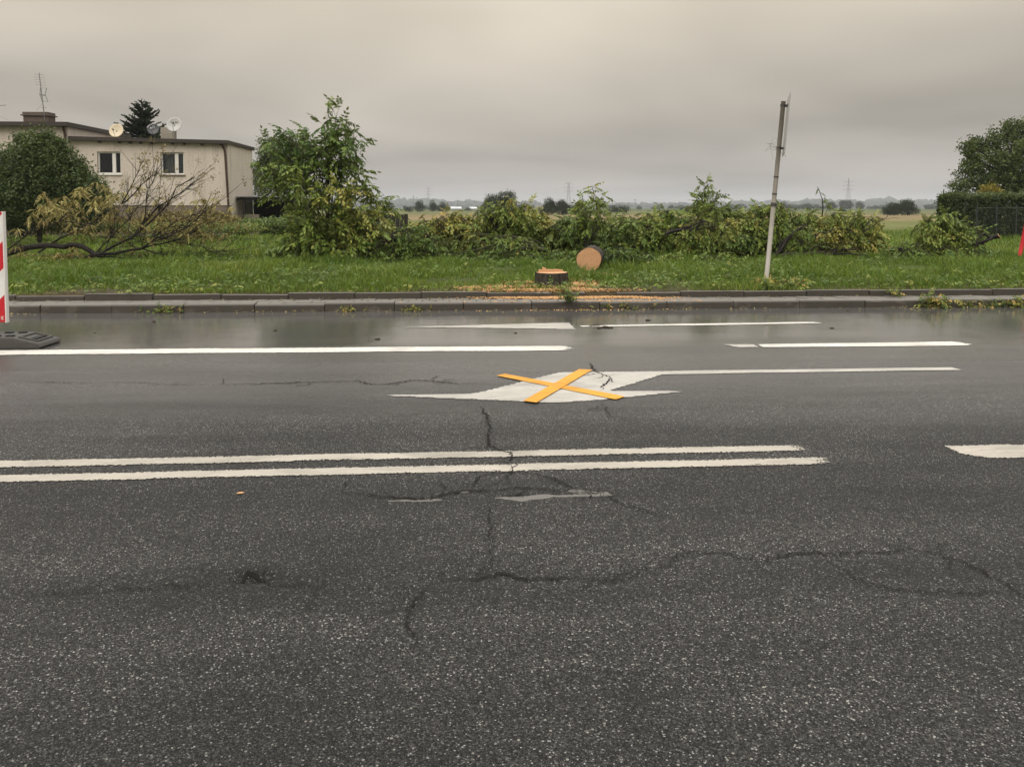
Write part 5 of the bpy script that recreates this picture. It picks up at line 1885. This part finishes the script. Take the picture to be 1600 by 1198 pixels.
fz = W(1540, 325, HGY - .35)[2]
for px in (1526, 1557, 1588, 1620, 1652):
    x = W(px, 330, HGY - .35)[0]
    boxobj('post', x - .025, x + .025, HGY - .375, HGY - .325, 0, fz + .15, M['fence'], fn)
xa, xb = W(1526, 330, HGY - .35)[0], W(1652, 330, HGY - .35)[0]
MB().tube([(xa, HGY - .35, fz), (xb, HGY - .35, fz)], .016, 6).build('rail', M['fence'], fn)
b = MB()
for k in range(9):
    z = .15 + (fz - .15) * k / 9
    b.tube([(xa, HGY - .35, z), (xb, HGY - .35, z)], .004, 3, cap=False)
for k in range(70):
    x = xa + (xb - xa) * k / 70
    b.tube([(x, HGY - .354, .08), (x, HGY - .354, fz)], .003, 3, cap=False)
b.build('mesh', M['fence'], fn)
TY = 40.0
woody('broadleaf_tree', basept(1590, TY), [lob(1572, 235, TY, 34, 36), lob(1545, 262, TY, 34, 32), lob(1520, 290, TY, 28, 24), lob(1600, 260, TY, 46, 50), lob(1575, 290, TY, 52, 34), lob(1635, 240, TY, 50, 48), lob(1575, 208, TY, 14, 14), lob(1548, 228, TY, 16, 14), lob(1515, 262, TY, 18, 14), lob(1498, 292, TY, 14, 12), lob(1600, 205, TY, 14, 14), lob(1640, 290, TY, 60, 40), lob(1520, 244, TY, 10, 10)] + [lob(1592 + 100 * math.cos(q_ * .19 + .9) * (.86 + .12 * math.sin(q_ * 7.3)), 268 - 72 * math.sin(q_ * .19 + .9) * (.86 + .12 * math.sin(q_ * 5.1)), TY, 9 + 4 * math.sin(q_ * 3.7), 9 + 4 * math.cos(q_ * 2.9)) for q_ in range(13)],
      'big dark green tree rising behind the clipped hedge', 'tree', T_MED, M['leafdark'], 4000, .85, (.68, .36), 1506, .2, None, .40, sprays=90)
woody('golden_shrub', basept(1547, 38), [lob(1546, 300, 38, 13, 11), lob(1560, 304, 38, 10, 6), lob(1540, 306, 38, 12, 6), lob(1546, 320, 38, 12, 14)], 'golden yellow shrub peeping over the clipped hedge', 'shrub', T_SMALL, M['leafyellow'], 700, .9, (.5, .3), 507, .04)

# ------------------------------------------------------------------ far trees and bushes, one by one
def far_tree(px0, px1, ytop, ybase, label, name='distant_tree', seed=0, Y=None, n=900, lobes=5, group='far trees and bushes in the fields', tint=(.45, .3), round_=True):
    if Y is None:
        Y = 1.5 * FPX / (ybase - HOR)
    rg = np.random.RandomState(seed)
    s = Y / FPX
    cx, w = (px0 + px1) / 2, (px1 - px0) / 2
    hpx = (ybase - ytop)
    L = []
    for k in range(lobes):
        u = rg.uniform(-.55, .55)
        r = w * rg.uniform(.38, .58)
        L.append(lob(cx + u * w, ybase - hpx * (.32 + .34 * rg.rand()), Y, r, hpx * rg.uniform(.24, .34)))
    L.append(lob(cx, ytop + hpx * .30, Y, w * .55, hpx * .30))
    L.append(lob(cx, ybase - hpx * .32, Y, w * .95, hpx * .31))
    bp = basept(cx, Y)
    sz = max(.35, w * s * .16)
    return woody(name, bp, L, label, 'tree' if name == 'distant_tree' else 'bush', T_FAR, M['far'], n, sz, tint, seed, max(.1, w * s * .06), group, .5, bp[2] + .1)


far_tree(647.5, 666, 310.5, 331.5, 'dark rounded far tree, leftmost of three left of the hump', seed=601)
far_tree(667, 684, 312, 331, 'lighter far tree, middle of three left of the hump', seed=602, tint=(.6, .3))
far_tree(682, 700, 315, 331, 'lower far tree, rightmost of three left of the hump', seed=603)
far_tree(630, 648, 323.5, 331.5, 'low far bush beside the three trees, left', name='distant_bush', seed=604, n=300)
far_tree(750, 782, 303, 336, 'dark ragged bush behind the hump, left half', name='field_bush', seed=605, n=1600, tint=(.4, .3))
far_tree(768, 811, 298, 337, 'tallest dark ragged bush behind the hump', name='field_bush', seed=606, n=2200, tint=(.5, .35))
far_tree(843, 872, 309, 336, 'brownish bush left of the upright shoot', name='field_bush', seed=607, n=1400, tint=(.7, .3))
far_tree(866, 892, 312, 336, 'dark bush right behind the pylon foot', name='field_bush', seed=608, n=1400, tint=(.45, .3))
far_tree(886, 922, 318, 336, 'low dark bush hidden partly by the upright shoot', name='field_bush', seed=609, n=1400)
far_tree(1376, 1408, 316, 337, 'dark field bush near the hedge, left lobe', name='field_bush', seed=610, n=1300)
far_tree(1400, 1437, 310.5, 337, 'tallest dark field bush left of the clipped hedge', name='field_bush', seed=611, n=1600)
far_tree(1310, 1336, 311.5, 326.5, 'domed far tree at the foot of the right pylon', seed=612, Y=560)
far_tree(1287, 1310, 315, 326.5, 'wide far tree left of the right pylon', seed=613, Y=560)
far_tree(1336, 1352, 313, 326.5, 'small far tree right of the right pylon', seed=614, Y=560)
far_tree(1251, 1270, 317, 326.5, 'faint far tree between signpost and bare twig', seed=615, Y=620)
far_tree(1213, 1235, 314.5, 327, 'dark far tree just right of the signpost', seed=616, Y=540)
far_tree(1307, 1324, 327, 334.5, 'tiny dark bush in the field below the right pylon', name='field_bush', seed=617, n=400)
far_tree(724, 738, 323, 331, 'low far bush between the pale sheds', name='distant_bush', seed=618, n=300, Y=330)
far_tree(1478, 1494, 316, 326, 'faint far tree left of the clipped hedge', seed=619, Y=800)
far_tree(945, 985, 321, 333, 'low hedge bush right of the upright shoot', name='distant_bush', seed=620, n=500, Y=220)
far_tree(1060, 1110, 322, 334, 'low hedge bush behind the yellowish shoot', name='distant_bush', seed=621, n=500, Y=220)


def ico():
    import bmesh
    bm = bmesh.new()
    bmesh.ops.create_icosphere(bm, subdivisions=2, radius=1)
    V = np.array([v.co[:] for v in bm.verts])
    F = np.array([[v.index for v in f.verts] for f in bm.faces])
    bm.free()
    return V, F


iv, if_ = ico()


def wood_band(name, label, Y0, Y1, xr, h0, h1, n, seed):
    rg = np.random.RandomState(seed)
    VV, FF = [], []
    for k in range(n):
        x = rg.uniform(*xr)
        y = rg.uniform(Y0, Y1)
        hh = rg.uniform(h0, h1) * (1 + .3 * math.sin(x * .004 + seed))
        w = hh * rg.uniform(.6, 1.3)
        nz = 1 + .22 * rg.randn(len(iv))
        v = iv * nz[:, None] * [w, w, hh * .62] + [x, y, hh * .45]
        FF.append(if_ + k * len(iv))
        VV.append(v)
    o = np_mesh(name, np.concatenate(VV), np.concatenate(FF), M['far'], tint=np.repeat(rg.rand(n), len(iv)))
    return tag(o, label, 'wood', None, 'stuff')


wood_band('distant_wood', 'long bluish wood along the horizon', 2100, 2500, (-2300, 2600), 10, 21, 900, 3)
wood_band('field_hedgerow', 'thin dark hedgerow line before the far wood', 640, 760, (-700, 900), 2.0, 4.5, 420, 5)
# far pale sheds
for px0, px1, y0, y1, lab in ((704, 721, 323.8, 327.5, 'long pale greenhouse far left of the hump'), (733, 746, 324, 327.5, 'short pale greenhouse close to the hump')):
    Y = 480
    a, b_ = W(px0, 325, Y)[0], W(px1, 325, Y)[0]
    zt_ = W(px0, y0, Y)[2]
    g_ = thing('greenhouse', ((a + b_) / 2, Y, 0), lab, 'greenhouse', 'far pale greenhouses')
    MB().prism([(0, 0), (8, 0), (8, zt_ * .7), (4, zt_ * 1.15), (0, zt_ * .7)], 0, a, b_).build('film', M['pale'], g_).location = (0, Y, 0)
    MB().box(a, b_, Y - .3, Y - .02, 0, .5).build('base_wall', M['metal'], g_)

# ------------------------------------------------------------------ pylons
def pylon(px, ytop, Hm, label, seed, shape='Y', rot=0.0):
    Y = (Hm - CAMH) * FPX / (HOR - ytop)
    p = W(px, 324, Y)
    o = thing('pylon', (p[0], p[1], 0), label, 'pylon', 'high voltage pylons on the horizon')
    r = .16
    wd = [(0, 4.2), (.35, 2.3), (.62, 1.3), (.9 if shape == 'Y' else 1.0, 1.0 if shape == 'Y' else .15)]
    b = MB()
    def half(u):
        return np.interp(u, [a for a, _ in wd], [c for _, c in wd])
    us = np.linspace(0, wd[-1][0], 13)
    for sx in (-1, 1):
        for sy in (-1, 1):
            b.tube([(p[0] + sx * half(u), p[1] + sy * half(u), u * Hm) for u in us], r, 4)
    b.build('legs', M['steel'], o)
    b = MB()
    for i, (u, v) in enumerate(zip(us[:-1], us[1:])):
        for sy in (-1, 1):
            s = 1 if i % 2 else -1
            b.tube([(p[0] - s * half(u), p[1] + sy * half(u), u * Hm), (p[0] + s * half(v), p[1] + sy * half(v), v * Hm)], r * .6, 3)
            b.tube([(p[0] + s * half(u), p[1] + sy * half(u), u * Hm), (p[0] - s * half(v), p[1] + sy * half(v), v * Hm)], r * .6, 3)
    b.build('lattice', M['steel'], o)['kind'] = 'stuff'
    for u, L in ((.60, 7.0), (.74, 8.5), (.87, 6.5)):
        b = MB()
        for sx in (-1, 1):
            b.tube([(p[0], p[1] - .6, u * Hm), (p[0] + sx * L, p[1], u * Hm + .6)], r * .8, 3)
            b.tube([(p[0], p[1] + .6, u * Hm + 1.8), (p[0] + sx * L, p[1], u * Hm + .6)], r * .8, 3)
            b.tube([(p[0] + sx * L, p[1], u * Hm + .6), (p[0] + sx * L, p[1], u * Hm - 1.6)], r * .5, 3)
        b.build('crossarm', M['steel'], o)
    if shape == 'Y':
        b = MB()
        for sx in (-1, 1):
            b.tube([(p[0] + sx * .8, p[1], .9 * Hm), (p[0] + sx * 4.4, p[1], Hm)], r, 4)
            b.tube([(p[0] - sx * .6, p[1], .93 * Hm), (p[0] + sx * 3.0, p[1], .955 * Hm)], r * .6, 3)
        b.build('horn', M['steel'], o)
    return p


pa1 = pylon(669.5, 291, 42, 'far pylon with two horns above the three trees', 1)
pa2 = pylon(888.5, 282.5, 42, 'two horned pylon above the heap left of the upright shoot', 2)
pa3 = pylon(1325, 277.5, 42, 'pointed lattice pylon right of the signpost', 3, 'A')
for (px, yt, lab) in ((646, 306, 'thin far pole left of the two horned pylon'), (651.5, 308.5, 'shorter thin far pole beside the taller one'), (992.5, 311, 'thin far pole above the wood right of the log')):
    Y = 700
    p = W(px, 324, Y)
    zt_ = W(px, yt, Y)[2]
    o = thing('utility_pole', (p[0], p[1], 0), lab, 'pole', 'far utility poles')
    MB().tube([(p[0], p[1], -.2), (p[0], p[1], zt_)], [.28, .2], 6).build('pole', M['steel'], o)
    MB().tube([(p[0] - 1.1, p[1], zt_ - .8), (p[0] + 1.1, p[1], zt_ - .8)], .15, 4).build('crossarm', M['steel'], o)

# ------------------------------------------------------------------ litter on the road
lf = G(375, 772)
o = thing('fallen_leaf', (lf[0], lf[1], float(road_h(lf[0:1], lf[1:2])[0])), 'single orange fallen leaf on the asphalt below the double line', 'leaf')
V = [(lf[0] + a * .022, lf[1] + b_ * .016, o.location.z + .006 + c_ * .01) for a, b_, c_ in ((-1, 0, 0), (-.3, .5, .4), (.4, .45, .5), (1.1, .1, .3), (.4, -.5, .2), (-.3, -.45, .1))]
MB().add(V, [(0, 5, 4, 3, 2, 1)]).build('blade', M['sawdust'], o)
CLOD = ['just above the thin arrow shaft', 'below the sapling and its dark reflection', 'under the long thin arrowhead', 'just above the long lane line',
        'larger of a pair right of the beacon', 'smaller of a pair right of the beacon', 'nearest to the rubber foot', 'close to the kerb right of the arrow shaft', 'right of the end of the arrow shaft']
rg = np.random.RandomState(14)
for k, (px, py, s_) in enumerate([(930, 509.5, .028), (940, 508.5, .022), (946, 512, .03), (952, 512.5, .024), (937, 513.5, .018), (923, 510, .014), (1012, 501, .02), (430, 517, .016), (806, 521, .014), (590, 531, .018), (240, 502, .016), (242, 503.5, .012), (148, 520, .010), (1325, 486, .014), (1300, 513, .014)]):
    p = G(px, py)
    v = iv * (1 + .3 * rg.randn(len(iv)))[:, None] * [s_ * 1.6, s_, s_ * .5] + [p[0], p[1], float(road_h(p[0:1], p[1:2])[0]) + s_ * .3]
    o = np_mesh('clod', v, if_, M['dirt'])
    if k < 6:
        tag(o, 'small dark clod of dirt in the clutter right of the far arrowhead', 'clod', 'dirt clods right of the arrowhead')
    else:
        tag(o, 'dark clod on the far lane, ' + CLOD[k - 6], 'clod', 'dirt clods strewn on the far lane')

# ------------------------------------------------------------------ haze
hz = MB().box(-5200, 5200, -600, 5200, -1.4, 70).build('haze', M['steel'])
hz.data.materials.clear()
t = bpy.data.materials.new('haze_air')
t.use_nodes = True
t.node_tree.nodes.clear()
vo = t.node_tree.nodes.new('ShaderNodeVolumePrincipled')
vo.inputs['Color'].default_value = (.92, .95, 1.0, 1)
vo.inputs['Density'].default_value = .00028
vo.inputs['Anisotropy'].default_value = .2
oo = t.node_tree.nodes.new('ShaderNodeOutputMaterial')
t.node_tree.links.new(vo.outputs[0], oo.inputs['Volume'])
hz.data.materials.append(t)
tag(hz, 'thin grey haze over the fields', 'haze', None, 'stuff')
